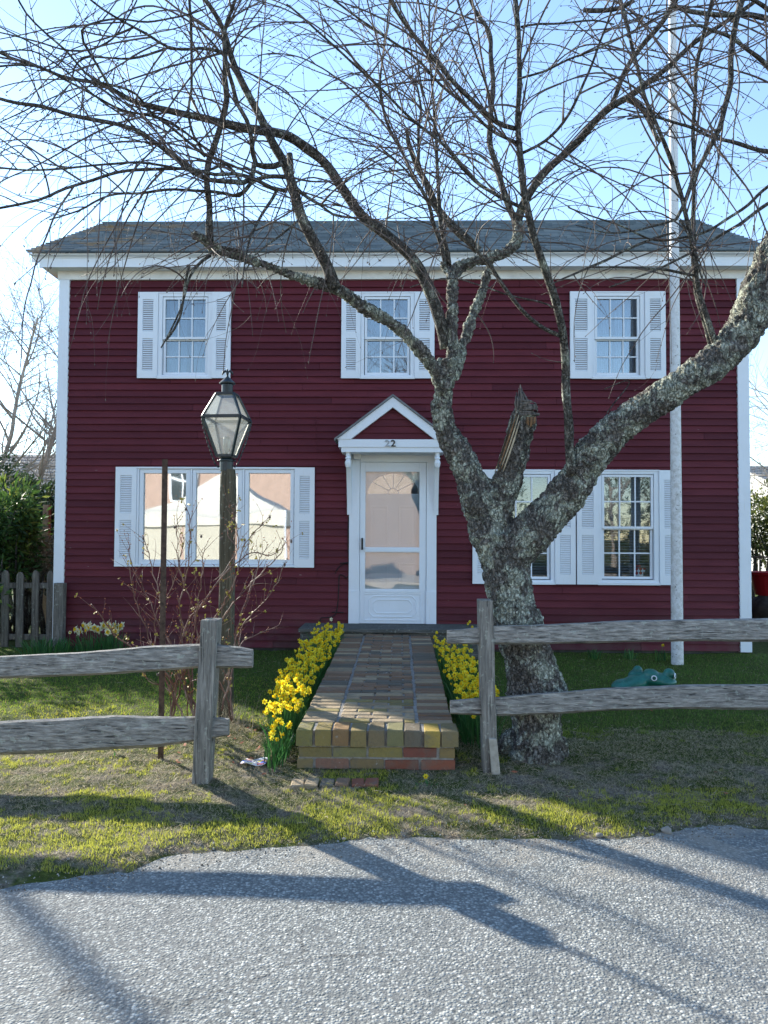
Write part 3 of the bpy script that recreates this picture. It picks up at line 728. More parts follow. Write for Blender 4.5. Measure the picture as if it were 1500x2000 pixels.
for c_, f_ in zip(cs, fr):
    mb = MB(); frame_rect(mb, (f_[0]+.004, f_[1]-.004, zc_[0]+.003, zc_[1]-.003), (c_[0], c_[1], c_[2], c_[3]), YW-.040, YW+.012); mb.build('casement', 'white', par, bevel=.004)
    mb = MB(); mb.box(c_[0]-.003, c_[1]+.003, YW-.006, YW-.002, c_[2]-.003, c_[3]+.003); mb.build('pane', 'picture_glass', par)
curtain(par, PW[0]+.05, PW[1]-.05, PW[2], PW[3], YW+.16, 'curtain', .02)
mb = MB(); mb.box(X(433), X(463), YW+.08, YW+.13, Z(1093), Z(1083)); mb.build('blind', 'red_paint', par)

# little basket shaped sign in the lower right window
mb = MB(); bx0, bz0 = X(1240), Z(1122); y = YW+.055; sx = .0066
for k, (z, w0, w1) in enumerate(((0, 3, 17), (4, 2, 19), (8, 1, 21), (12, 0, 22))):
    mb.add([(bx0+w0*sx, y, bz0+z*sx), (bx0+w1*sx, y, bz0+z*sx), (bx0+(w1+1)*sx, y, bz0+(z+3)*sx), (bx0+(w0-.5)*sx, y, bz0+(z+3)*sx), (bx0+w0*sx, y+.008, bz0+z*sx), (bx0+w1*sx, y+.008, bz0+z*sx), (bx0+(w1+1)*sx, y+.008, bz0+(z+3)*sx), (bx0+(w0-.5)*sx, y+.008, bz0+(z+3)*sx)],
           [(0, 1, 2, 3), (7, 6, 5, 4), (0, 4, 5, 1), (2, 6, 7, 3), (1, 5, 6, 2), (0, 3, 7, 4)], mi=k % 2)
mb.box(bx0+5*sx, bx0+13*sx, y, y+.008, bz0+17*sx, bz0+21*sx, mi=1)
for k in range(4): mb.box(bx0+(4+k*4)*sx, bx0+(5.6+k*4)*sx, y-.003, y, bz0+2*sx, bz0+14*sx, mi=1-k % 2)
tag(mb.build('basket_sign', ['white', 'red_paint']), 'small red and white basket shaped sign propped inside the lower right window', 'sign')

# door: casing, inner door, storm door
ds = [X(p, 1065) for p in (682, 703, 832, 852)]
mb = MB(); dt = Z(903, 767)
mb.box(ds[0], ds[1]-.004, YW-.05, YW+.05, ZD, dt); mb.box(ds[2]+.004, ds[3], YW-.05, YW+.05, ZD, dt)
mb.box(ds[0], ds[3], YW-.052, YW+.05, dt, Z(884, 767)); mb.box(ds[0]-.0, ds[1], YW-.06, YW-.05, ZD, ZD+.44); mb.box(ds[2], ds[3], YW-.06, YW-.05, ZD, ZD+.44)
mb.build('door_casing', 'white', house, bevel=.003)
XD = (ds[1]+ds[2])/2; hw_ = .40; mb = MB(); yi = YW+.035
fc = Z(964, 767); fa = .34; fb = .27; n = 20                       # fanlight
mb.box(ds[1]+.01, ds[2]-.01, yi, yi+.04, ZD+.02, fc)
arc = [(XD+fa*math.cos(math.pi*i/n), fc+fb*math.sin(math.pi*i/n)) for i in range(n+1)]
ztop = Z(912, 767)
for i in range(n):
    (xa, za), (xb, zb_) = arc[i], arc[i+1]
    mb.add([(xa, yi, za), (xb, yi, zb_), (xb, yi, ztop), (xa, yi, ztop)], [(0, 3, 2, 1)])
mb.box(ds[1]+.01, XD-fa, yi, yi+.04, fc, ztop); mb.box(XD+fa, ds[2]-.01, yi, yi+.04, fc, ztop)
for i in range(n): mb.bar((arc[i][0], yi-.004, arc[i][1]), (arc[i+1][0], yi-.004, arc[i+1][1]), .018, .014)
for i in range(n):
    a, b = math.pi*i/n, math.pi*(i+1)/n; r_ = .07
    mb.bar((XD+r_*math.cos(a), yi-.004, fc+r_*math.sin(a)), (XD+r_*math.cos(b), yi-.004, fc+r_*math.sin(b)), .012, .010)
for an in (35, 65, 90, 115, 145): mb.bar((XD+.07*math.cos(R(an)), yi-.003, fc+.07*math.sin(R(an))), (XD+fa*math.cos(R(an)), yi-.003, fc+fb*math.sin(R(an))), .011, .008)
for (l, t, r, b_) in ((722, 988, 757, 1068), (778, 988, 813, 1068), (722, 1100, 757, 1150), (778, 1100, 813, 1150)):
    q = rect(l, t, r, b_); frame_rect(mb, q, (q[0]+.02, q[1]-.02, q[2]+.02, q[3]-.02), yi-.008, yi); mb.box(q[0]+.045, q[1]-.045, yi-.006, yi, q[2]+.045, q[3]-.045)
door = mb.build('door', 'white', house, bevel=.002)
g_ = MB(); g_.box(XD-fa, XD+fa, yi+.012, yi+.016, fc, fc+fb+.005); g_.build('fanlight', 'picture_glass', door)
sdr = MB(); yo = YW-.035
ga = rect(714, 922, 819, 1069); gb = rect(714, 1079, 819, 1150)
o_ = (ds[1], ds[2], ZD+.01, dt-.003)
sdr.box(o_[0], ga[0], yo, yo+.03, o_[2], o_[3]); sdr.box(ga[1], o_[1], yo, yo+.03, o_[2], o_[3])
sdr.box(ga[0], ga[1], yo, yo+.03, ga[3], o_[3]); sdr.box(ga[0], ga[1], yo, yo+.03, gb[3], ga[2]); sdr.box(ga[0], ga[1], yo, yo+.03, o_[2], gb[2])
sdr.box(ga[0]-.01, ga[1]+.01, yo-.008, yo, gb[2]-.05, gb[2]-.012); sdr.box(ga[0]-.01, ga[1]+.01, yo-.008, yo, gb[3]+.008, ga[2]-.008)
q = rect(721, 1164, 812, 1204); ct = .05
def octo(q, c): return [(q[0]+c, q[2]), (q[1]-c, q[2]), (q[1], q[2]+c), (q[1], q[3]-c), (q[1]-c, q[3]), (q[0]+c, q[3]), (q[0], q[3]-c), (q[0], q[2]+c)]
for k in range(2):
    qq = (q[0]+k*.05, q[1]-k*.05, q[2]+k*.045, q[3]-k*.045); oc = octo(qq, ct)
    for i in range(8): sdr.bar((oc[i][0], yo-.002, oc[i][1]), (oc[(i+1) % 8][0], yo-.002, oc[(i+1) % 8][1]), .012, .012)
q = (o_[0]+.06, o_[1]-.06, ZD+.06, gb[2]-.06); frame_rect(sdr, q, (q[0]+.012, q[1]-.012, q[2]+.012, q[3]-.012), yo-.006, yo)
st = sdr.build('storm_door', 'white', house, bevel=.003)
for q in (ga, gb):
    g_ = MB(); g_.box(q[0]-.003, q[1]+.003, yo+.012, yo+.016, q[2]-.003, q[3]+.003); g_.build('pane', 'door_glass', st)
hd = MB(); hx = X(708, 1062); hd.box(hx-.012, hx+.012, yo-.045, yo-.032, Z(1074), Z(1051)); hd.box(hx-.008, hx+.008, yo-.032, yo, Z(1072), Z(1069)); hd.box(hx-.008, hx+.008, yo-.032, yo, Z(1056), Z(1053)); hd.build('handle', 'black_rubber', st, bevel=.004)
# hood over the door
YH = 9.50
hood = MB(); hl = X(661, 865, YH); XC = at(767, 865, YH).x; hr = 2*XC-hl
zb0 = Z(883, 767, YH); zb1 = Z(873.5, 767, YH); zb2 = Z(858, 767, YH); za = Z(775, 767, YH)
hood.box(hl+.035, hr-.035, YH+.012, YW-.03, zb0, zb1); hood.box(hl, hr, YH, YW-.03, zb1, zb2)
xf = hl-.02; xg = hr+.02; tw = .105                    # rake boards
sl_ = math.atan2(za-zb2, XC-xf); 
def rk(x0, z0, x1, z1, d):
    nx_, nz_ = math.sin(sl_)*d, -math.cos(sl_)*d
    return nx_, nz_
inn = tw/math.cos(sl_); zi = za-inn
hood.prism([(xf, zb2), (xf+tw/math.sin(sl_)*1.0, zb2), (XC, zi), (XC, za)], YH-.01, YW-.03)
hood.prism([(xg, zb2), (XC, za), (XC, zi), (xg-tw/math.sin(sl_)*1.0, zb2)], YH-.01, YW-.03)
hd_o = hood.build('door_hood', 'white', house, bevel=.002, recalc=True)
tp = MB(); zz = zb2; xi = xf+tw/math.sin(sl_)
k = 0
while zz < zi-.005:
    z2 = min(zz+.085, zi); xa = xi+(zz-zb2)/math.tan(sl_); xb = xi+(z2-zb2)/math.tan(sl_)
    tp.add([(xa, YH+.03, zz), (2*XC-xa, YH+.03, zz), (2*XC-xb, YH+.045, z2), (xb, YH+.045, z2)], [(0, 1, 2, 3)], .3+.3*(k % 2)); tp.add([(xa, YH+.03, zz), (2*XC-xa, YH+.03, zz), (2*XC-xa, YH+.045, zz), (xa, YH+.045, zz)], [(0, 1, 2, 3)]); zz = z2; k += 1
tp.build('pediment', 'maroon', hd_o)
tp = MB(); o2 = .022/math.cos(sl_)
tp.prism([(xf-.03, zb2-.02), (XC, za+.004), (XC, za+.004+o2), (xf-.03, zb2-.02+o2)], YH-.03, YW-.028)
tp.prism([(xg+.03, zb2-.02), (xg+.03, zb2-.02+o2), (XC, za+.004+o2), (XC, za+.004)], YH-.03, YW-.028)
tp.build('hood_roof', 'gray_roof', hd_o, recalc=True)
lt = MB(); lx = X(699, 892); lt.box(lx-.045, lx+.045, YW-.16, YW-.055, Z(899), Z(888)); lt.build('porch_light', 'trim_shadow', house, bevel=.008)
for bx in (X(680, 950, 9.6), 2*XC-X(680, 950, 9.6)):
    br = MB(); w_ = .028; zt_ = zb0; zbm = Z(1010, 680); pts = []
    prof = [(YW-.03, zbm)]
    for i in range(13):
        t = i/12; prof.append((YW-.055-.30*(t**2.2)*.75-.02*math.sin(t*3.1), zbm+.03+(zt_-.17-zbm-.03)*t))
    prof += [(YH+.06, zt_-.17), (YH+.06, zt_), (YW-.03, zt_)]
    # solid curved bracket: strip triangles against the wall line
    for (y0, z0_), (y1, z1_) in zip(prof[1:-1], prof[2:]):
        if abs(z1_-z0_) < 1e-6: continue
        br.add([(bx-w_, y0, z0_), (bx+w_, y0, z0_), (bx+w_, y1, z1_), (bx-w_, y1, z1_), (bx-w_, YW-.03, z0_), (bx+w_, YW-.03, z0_), (bx+w_, YW-.03, z1_), (bx-w_, YW-.03, z1_)],
               [(0, 1, 2, 3), (0, 3, 7, 4), (1, 5, 6, 2), (0, 4, 5, 1), (2, 6, 7, 3)])
    br.lathe([(.0, -.20), (.012, -.20), (.026, -.185), (.034, -.16), (.040, -.13), (.036, -.105), (.024, -.10), (.024, -.085), (.036, -.08), (.036, -.065), (.022, -.05), (.026, 0)], (bx, YH+.055, zt_), 14)
    br.build('bracket', 'white', hd_o)
# numerals
def numeral(ch, px, mat):
    cu = bpy.data.curves.new('numeral', 'FONT'); cu.body = ch; cu.size = .115; cu.extrude = .004; cu.bevel_depth = .0015; cu.align_x = 'CENTER'
    ob = bpy.data.objects.new('house_number', cu); COL.objects.link(ob); dg = bpy.context.evaluated_depsgraph_get(); me = bpy.data.meshes.new_from_object(ob.evaluated_get(dg))
    bpy.data.objects.remove(ob); ob = bpy.data.objects.new('house_number', me); me.materials.append(MATS[mat]); COL.objects.link(ob)
    p = Vector((X(px, 866, YH), YH-.006, Z(872, px, YH))); ob.parent = hd_o; ob.matrix_parent_inverse = Matrix.Translation(-wloc(hd_o))
    ob.rotation_euler = (math.pi/2, 0, 0); ob.location = p; ob.scale = (1.15, 1, 1); return ob
numeral('2', 756.5, 'numeral_worn'); numeral('2', 768, 'numeral_dark')
# cable by the door and small loop
mb = MB(); cx = X(680, 1100)-.02
P_ = lambda px, py, y=YW-.035: Vector((X(px, py), y, Z(py, px)))
mb.tube([p for p, r in crom([(P_(681, 1010), 0), (P_(680, 1060), 0), (P_(682, 1100), 0), (P_(683, 1120), 0), (P_(676, 1128), 0), (P_(664, 1122), 0), (P_(662, 1150), 0), (P_(660, 1180), 0), (P_(655, 1200), 0), (P_(640, 1206), 0), (P_(628, 1206), 0), (P_(624, 1214), 0)], .04)], .006, 5)
mb.tube([p for p, r in crom([(P_(655, 1120), 0), (P_(662, 1108), 0), (P_(676, 1100), 0), (P_(684, 1106), 0), (P_(680, 1118), 0)], .03)], .005, 5)
mb.tube([P_(649, 1195), P_(672, 1196)], .006, 5); mb.tube([P_(665, 1100), P_(682, 1098)], .006, 5)
mb.build('cable', 'black_rubber', house)
mb = MB(); mb.tube([P_(617, 812), P_(619, 880), P_(660, 882)], .004, 4); mb.build('wall_wire', 'maroon', house)
# sill plate and stoop
sx0 = X(583, 1230, 9.25); sx1 = X(942, 1230, 9.25); zt_ = (Z(1228, 620, 9.25)+Z(1229, 800, 9.25))/2
stp = MB(); stp.box(sx0, sx1, 9.24, YW-.03, zt_-.045, zt_); stp.box(ds[0], ds[3], YW-.12, YW-.03, zt_, ZD-.002)
stp.build('stoop', 'stoop_wood', house, bevel=.006)
stp = MB(); stp.box(sx0+.02, sx1-.02, 9.27, YW-.03, .05, zt_-.045); stp.build('stoop_base', 'stoop_wood', house)
# ------------------------------------------------------------------ the big old tree in front of the house
def eval_mesh(o):
    dg = bpy.context.evaluated_depsgraph_get(); me = bpy.data.meshes.new_from_object(o.evaluated_get(dg)); return me
def trace(pts, widths, ys):       # pixel polyline + pixel widths + depths -> [(Vector, radius)]
    n = len(pts); out = []
    for i, p in enumerate(pts):
        t = i/(n-1)
        def itp(v):
            if not isinstance(v, (list, tuple)): return v
            k = t*(len(v)-1); a = int(min(k, len(v)-2)); return v[a]+(v[a+1]-v[a])*(k-a)
        Y = itp(ys); out.append((at(p[0], p[1], Y), itp(widths)*sc(Y)/2))
    return out
TB = G(1040, 1478, .05); TY = TB.y
def wp(*l): return list(l)
heavy = []
def H(rows, ys):      # rows of (px, py, width)
    pts = [(r[0], r[1]) for r in rows]; n = len(rows); out = []
    for i, r in enumerate(rows):
        k = i/(n-1)*(len(ys)-1); a = int(min(k, len(ys)-2)); Y = ys[a]+(ys[a+1]-ys[a])*(k-a)
        out.append((at(r[0], r[1], Y), r[2]*sc(Y)/2))
    heavy.append([(p_, q_*.94) for p_, q_ in out]); return out
H([(1046, 1515, 112), (1046, 1480, 104), (1048, 1420, 102), (1047, 1350, 124), (1036, 1300, 108), (1018, 1240, 100), (1000, 1180, 92), (990, 1120, 98), (984, 1070, 104), (978, 1040, 100)], [TY, TY])
H([(975, 1090, 86), (955, 1040, 82), (938, 985, 76), (918, 930, 66), (893, 880, 58), (870, 840, 50), (862, 800, 45), (866, 765, 42), (870, 735, 46), (874, 700, 40)], [TY, TY-.05, TY-.15])
LL = H([(868, 765, 42), (850, 725, 34), (825, 690, 31), (795, 655, 30), (755, 625, 29), (705, 598, 30), (662, 565, 29), (620, 553, 25), (570, 538, 24), (525, 520, 23), (470, 500, 23), (425, 485, 24), (395, 468, 22), (378, 457, 18)], [TY-.15, TY-.35, TY-.7, TY-1.0])
MM = H([(870, 745, 40), (884, 700, 30), (884, 640, 26), (884, 590, 26), (884, 550, 28), (890, 528, 30), (920, 512, 24), (955, 503, 24), (990, 492, 26), (1010, 472, 28), (1014, 445, 24), (1008, 425, 16)], [TY-.1, TY+.1, TY+.3])
M2 = H([(872, 755, 38), (895, 700, 30), (912, 650, 24), (930, 600, 22), (946, 555, 22), (957, 515, 20), (962, 490, 15)], [TY-.1, TY+.25, TY+.5])
H([(885, 545, 20), (868, 525, 17), (864, 508, 12)], [TY+.1, TY+.08])
RR = H([(985, 1100, 96), (1015, 1065, 88), (1055, 1022, 84), (1092, 982, 80), (1125, 940, 78), (1150, 900, 78), (1185, 855, 76), (1225, 822, 70), (1265, 795, 68), (1315, 762, 68), (1365, 728, 70), (1405, 698, 72), (1443, 660, 76), (1470, 615, 80), (1488, 565, 80), (1510, 505, 76), (1545, 430, 66), (1575, 330, 54), (1590, 220, 44), (1580, 120, 34), (1550, 20, 26)], [TY, TY-.25, TY-.5, TY-.5, TY-.4])
H([(965, 1085, 70), (968, 1045, 62), (972, 1010, 60), (982, 965, 60), (995, 925, 60), (1004, 890, 60), (1013, 850, 59), (1023, 818, 56), (1029, 801, 50)], [TY, TY-.12])
# root flare
for dx, dy in ((-58, .12), (54, .05), (30, -.12), (-36, -.10), (10, .22)):
    a = at(1042, 1440, TY); b = G(1042+dx, 1478, .03); heavy.append([(a, .10), (Vector((a.x+(b.x-a.x)*.75, TY+dy*.6, .14)), .075), (Vector((b.x, TY+dy, .01)), .045)])
tree = empty('old_tree', (TB.x, TY, gz(TB.x, TY)), 'large gnarled leafless tree with lichen covered bark in front of the maroon house', 'tree')
mb = MB()
for h in heavy:
    c = crom(h, .03); rad = []
    for p, r in c: rad.append(max(.012, r*(1+.13*noise.noise(p*6)+.05*noise.noise(p*17))))
    mb.tube([p for p, _ in c], rad, 22)
tr = mb.build('trunk', 'trunk_bark', tree, smooth=True)
rm = tr.modifiers.new('r', 'REMESH'); rm.mode = 'VOXEL'; rm.voxel_size = .0105; rm.adaptivity = 0
sm = tr.modifiers.new('s', 'SMOOTH'); sm.iterations = 5; sm.factor = .5
me = eval_mesh(tr); tr.modifiers.clear(); n = len(me.vertices)
co = np.empty(n*3, dtype=np.float32); me.vertices.foreach_get('co', co); co = co.reshape(-1, 3); no = np.empty(n*3, dtype=np.float32); me.vertices.foreach_get('normal', no); no = no.reshape(-1, 3)
dsp = np.empty(n, dtype=np.float32)
for i in range(n):
    p = Vector(co[i]); q = Vector((p.x*30, p.y*30, p.z*17))
    d = noise.voronoi(q+noise.noise_vector(p*9)*1.2)[0]
    dsp[i] = .013*noise.noise(p*8)+.009*noise.noise(p*26)+.004*noise.noise(p*60)-.015*max(0, 1-(d[1]-d[0])*3.0)
me.vertices.foreach_set('co', (co+no*dsp[:, None]).ravel()); me.materials.clear(); me.materials.append(MATS['trunk_bark'])
me.polygons.foreach_set('use_smooth', [True]*len(me.polygons)); me.name = 'trunk'; tr.data = me
# broken limb: jagged splintered break, rolled callus and a torn pale side
mb = MB(); r2 = random.Random(4); YK = TY-.12
for k in range(150):
    a = r2.uniform(0, 6.28); q_ = math.sqrt(r2.random()); ex = math.cos(a)*q_; t = r2.random()
    q = at(1026+20*ex, 812-3*t, YK+.065*math.sin(a)*q_)
    h_ = 790-28*(1-abs(ex+.25))*r2.uniform(.3, 1.0)-(14*r2.random() if ex < .1 else 0)
    if k % 17 == 0: h_ = 750+8*r2.random(); ex = -.35+.1*r2.random()
    top = at(1020+15*ex, h_, YK+.04*math.sin(a)*q_); m_ = q.lerp(top, .6)+Vector((r2.uniform(-.005, .005), r2.uniform(-.006, .006), 0)); w0 = r2.uniform(.006, .012)
    mb.tube([q, m_, top], [w0, w0*.8, .0018], 5, tint=r2.random())
for k in range(10):
    pts = []; ph = r2.uniform(0, 6); 
    for i in range(17):
        a = math.pi*2*i/16; pts.append(at(1029+(23-k*.7+1.5*math.sin(a*2+ph))*math.cos(a), 812-k*2.6+2.5*math.sin(a+ph), YK)+Vector((0, -.075*math.sin(a), 0)))
    mb.tube(pts, [.006+.0035*math.sin(i*1.3+k) for i in range(17)], 5)
bl = mb.build('broken_limb', 'gray_broken_wood', tree, smooth=True)
mb = MB(); simple('torn_wood', (.40, .34, .24), .8, .2, .35, 30); simple('dark_wood', (.07, .05, .035), .9, .1, .4, 30); simple('fresh_wood', (.22, .13, .07), .8, .2, .4, 40)
for k in range(10):                                  # pale torn strips down the left side
    pts = []; o_ = k*1.55
    for i in range(9):
        t = i/8; cx_ = 1021-27*t-4*t*t; wd = 25+1.5*t
        pts.append(at(cx_-wd*.92+o_, 825+98*t-(k % 3)*6, YK)+Vector((0, -(.012+.082*math.sin(min(1, (o_+3)/25)*1.35)), 0)))
    mb.tube(pts, [.003+(.0035+.002*(k % 2))*math.sin(math.pi*i/8) for i in range(9)], 4, mi=(0, 0, 1, 0, 1, 2, 1, 2)[k % 8])
for k in range(9):
    mb.tube([at(1024+k*2.2, 818, YK)+Vector((0, -.085, 0)), at(1023+k*2.2, 838-abs(k-4)*2, YK)+Vector((0, -.088, 0))], [.005, .004], 4, mi=2 if k % 3 else 1)
mb.build('torn_strip', ['torn_wood', 'dark_wood', 'fresh_wood'], bl, smooth=True)

# traced branches: (points, (w0, w1), (Y0, Y1))
T0 = TY
TR = [
 ([(655,562),(638,520),(615,475),(590,425),(575,380),(555,325),(530,280),(505,225),(480,175),(455,115),(437,60),(418,25),(392,-10),(350,-80)], (25,22,19,15,11,8), (T0-.55,T0-1.1)),
 ([(872,680),(862,635),(838,565),(803,503),(752,457),(710,425),(670,370),(635,320),(600,288),(565,268),(525,258),(475,248),(425,238),(375,226),(310,213),(250,192),(215,172),(180,158),(120,150),(60,128),(0,100),(-60,60)], (28,24,22,20,20,19,15,11,8,6,5), (T0,T0-.3,T0-.9,T0-1.2)),
 ([(411,478),(410,440),(410,400),(405,360),(408,320),(420,275),(432,235),(443,190),(440,150),(442,110),(436,60)], (16,13,14,12,9), (T0-.95,T0-1.1)),
 ([(555,318),(535,325),(500,322),(494,300),(492,270),(482,235),(465,205),(455,165),(442,120),(440,60),(462,0),(470,-60)], (14,12,10,9,9,8,7), (T0-1.0,T0-1.3)),
 ([(498,322),(492,345),(475,358),(450,355),(412,350),(380,338),(350,315),(315,287),(278,262),(245,250),(210,240),(125,220),(55,205),(0,193),(-80,180)], (11,10,9,9,8,6), (T0-1.05,T0-1.5)),
 ([(568,345),(520,347),(492,360),(468,383),(415,375),(325,372),(260,377),(200,385),(150,410),(95,430)], (10,8,5,3), (T0-1.05,T0-1.0)),
 ([(560,372),(530,365),(500,350),(460,340),(420,342),(375,330),(320,328),(250,335),(185,350),(125,370),(75,390),(0,405),(-60,415)], (9,8,7,6,5), (T0-1.1,T0-1.6)),
 ([(470,355),(440,322),(400,335),(330,325),(270,318),(200,325),(100,331),(0,330),(-60,328)], (6,5,4), (T0-1.1,T0-1.8)),
 ([(432,102),(400,98),(375,97),(325,92),(280,65),(240,43),(200,18),(165,-10)], (7,6,5,4), (T0-1.2,T0-1.6)),
 ([(325,92),(270,112),(235,117),(200,113),(165,110),(145,130),(140,165),(118,190),(80,220)], (5,4,2), (T0-1.25,T0-1.3)),
 ([(370,-20),(371,50),(373,100),(374,165),(370,215),(380,265),(402,305)], (6,6,5), (T0-1.3,T0-1.0)),
 ([(30,-10),(50,25),(90,65),(130,100),(165,140),(200,165),(265,185),(300,222),(350,260),(402,305)], (4,6), (T0-1.8,T0-1.05)),
 ([(0,48),(55,80),(130,120),(200,175),(250,205),(300,220)], (3,4), (T0-1.8,T0-1.3)),
 ([(212,165),(190,125),(163,82),(160,60),(170,50),(235,38),(300,42),(350,33),(400,20)], (6,5,4,3), (T0-1.2,T0-1.5)),
 ([(0,62),(55,78),(120,98),(178,98),(220,75),(245,40),(268,0)], (3,4,3), (T0-1.4,T0-1.5)),
 ([(0,130),(50,128),(90,135),(115,150),(170,180),(240,213),(330,240),(420,300)], (4,5), (T0-1.9,T0-1.0)),
 ([(0,100),(60,100),(110,125),(160,165),(210,205),(250,235),(300,290)], (3,4), (T0-1.9,T0-1.2)),
 ([(565,300),(566,320),(566,345),(572,362),(600,385),(625,400),(650,420),(690,428),(720,425)], (13,11,9,7,5,3), (T0-1.15,T0-1.2)),
 ([(412,498),(395,510),(380,530),(368,555),(358,590),(345,625),(328,660),(316,680)], (7,5,3), (T0-1.0,T0-1.2)),
 ([(370,520),(362,570),(350,620),(332,655),(325,665)], (6,4), (T0-1.0,T0-1.1)),
 ([(470,492),(440,488),(415,500)], (8,7), (T0-.95,T0-1.)),
 ([(590,425),(560,450),(520,480),(495,500),(480,530)], (5,3), (T0-.9,T0-1.3)),
 ([(540,370),(515,410),(495,450),(480,500),(475,560)], (8,3), (T0-1.0,T0-1.5)),
 # centre
 ([(1012,440),(992,400),(975,340),(957,280),(958,220),(962,165),(960,110),(955,60),(930,25),(912,-10)], (15,13,11,9,7), (T0+.3,T0+.1)),
 ([(1008,445),(1020,405),(1038,372),(1070,330),(1105,298),(1140,265),(1165,238),(1195,207),(1225,190),(1262,163),(1310,125),(1360,80),(1420,40),(1480,0)], (18,17,16,14,10,8), (T0+.3,T0-.4)),
 ([(1192,208),(1215,150),(1240,110),(1262,80),(1290,50),(1312,15),(1330,-20)], (10,10,11,11), (T0-.2,T0-.5)),
 ([(1225,192),(1250,210),(1268,235),(1280,262),(1290,278)], (14,12,7), (T0-.25,T0-.2)),
 ([(1140,20),(1180,20),(1215,15),(1240,0)], (9,9), (T0-.8,T0-.9)),
 ([(1312,10),(1350,22),(1400,28),(1450,28),(1500,35),(1560,50)], (9,10,12), (T0-.5,T0-.6)),
 ([(935,490),(915,470),(890,448),(868,425),(850,400),(832,360),(815,325),(805,300),(797,275),(795,255)], (20,18,16,14,11,7), (T0+.4,T0+.2)),
 ([(815,325),(818,250),(822,210),(812,160),(800,145)], (7,5,3), (T0+.2,T0+.1)),
 ([(878,520),(862,440),(855,350),(852,270),(845,180),(838,90),(840,0)], (9,8,5,4), (T0+.1,T0-.2)),
 ([(870,520),(850,440),(838,400),(800,330),(770,270),(750,220),(742,160),(755,60),(760,0)], (10,7,5,3), (T0+.1,T0-.5)),
 ([(1116,925),(1112,870),(1108,800),(1105,725),(1103,680),(1098,640),(1085,585),(1070,540),(1055,500),(1040,455),(1030,412),(1024,370),(1016,310),(1012,250),(1012,190),(1015,125),(1012,50),(1006,-10),(1000,-80)], (21,18,17,17,16,15,13,11,10,9), (T0-.3,T0-.9,T0-1.2)),
 ([(1098,657),(1060,640),(1030,615),(995,575),(960,525),(935,495),(905,465),(862,422),(828,378),(790,330),(745,290)], (9,8,7,5,3), (T0-.6,T0-1.3)),
 ([(1012,252),(972,238),(935,210),(895,170),(855,122),(815,78),(785,38),(760,-5),(735,-60)], (10,10,9,7), (T0-1.0,T0-1.5)),
 ([(1012,280),(970,262),(930,230),(890,190),(850,150),(805,110),(752,72),(700,35),(650,0)], (7,6,5,4), (T0-1.0,T0-1.5)),
 ([(1028,412),(985,390),(940,365),(905,325),(860,280),(800,230),(750,180),(690,125),(620,60),(560,10)], (8,7,5,4), (T0-.9,T0-1.8)),
 ([(1018,300),(1065,275),(1100,240),(1122,205),(1140,160),(1165,100),(1190,30),(1200,0)], (7,6,4), (T0-1.0,T0-1.3)),
 ([(1014,155),(1060,140),(1110,118),(1170,95),(1240,60),(1300,20)], (5,4), (T0-1.1,T0-1.4)),
 ([(1016,55),(1050,48),(1100,45),(1160,40),(1200,50)], (5,3), (T0-1.1,T0-1.3)),
 ([(1100,640),(1080,600),(1010,580),(940,560),(880,545),(800,560)], (4,2), (T0-.6,T0-1.)),
 # right side
 ([(1400,672),(1380,620),(1365,575),(1357,520),(1350,475),(1340,420),(1330,375),(1308,315),(1285,250),(1260,190),(1245,130),(1230,75),(1212,0)], (14,12,10,9,8,7), (T0-.5,T0-1.0)),
 ([(1390,682),(1368,600),(1356,530),(1354,470),(1355,400),(1355,320),(1354,240),(1360,140),(1375,60),(1390,-5)], (12,10,9,8,7), (T0-.45,T0-.6)),
 ([(1450,-5),(1437,45),(1430,110),(1428,160),(1416,210),(1405,250),(1385,290),(1360,335),(1345,372),(1335,402),(1322,428)], (13,12,11,10,9,7), (T0-.9,T0-.7)),
 ([(1322,428),(1280,440),(1240,450),(1180,455),(1125,440)], (6,4,2), (T0-.7,T0-.9)),
 ([(1328,430),(1345,460),(1360,500),(1370,540),(1380,560)], (6,4,3), (T0-.7,T0-.7)),
 ([(1590,220),(1540,180),(1490,120),(1450,90),(1400,60),(1350,50),(1290,60)], (14,8,5), (T0-.4,T0-1.1)),
 ([(1580,330),(1520,300),(1470,290),(1400,270),(1340,245),(1280,230),(1225,232)], (12,7,4), (T0-.4,T0-.9)),
 ([(1560,400),(1510,395),(1440,440),(1370,480),(1300,520),(1240,545),(1190,560)], (9,5,3), (T0-.45,T0-.9)),
 ([(1570,330),(1520,350),(1460,400),(1400,440),(1350,462),(1290,470),(1220,445),(1150,420),(1110,405)], (8,6,4,3), (T0-.4,T0-.7)),
 ([(1150,520),(1180,520),(1230,523),(1290,525),(1340,533),(1358,537)], (3,5,6), (T0-.9,T0-.5)),
 ([(1070,560),(1110,540),(1150,523),(1200,500),(1260,470),(1320,455)], (2,5,6,5), (T0-1,T0-.6)),
 ([(1540,60),(1500,20),(1440,-20)], (10,8), (T0-.5,T0-.8)),
 ([(1120,925),(1165,850),(1190,800),(1230,745),(1180,760)], (3,2), (T0-.2,T0)),
]
twigs = MB(); limbs = MB(); tr_r = random.Random(11); paths = []
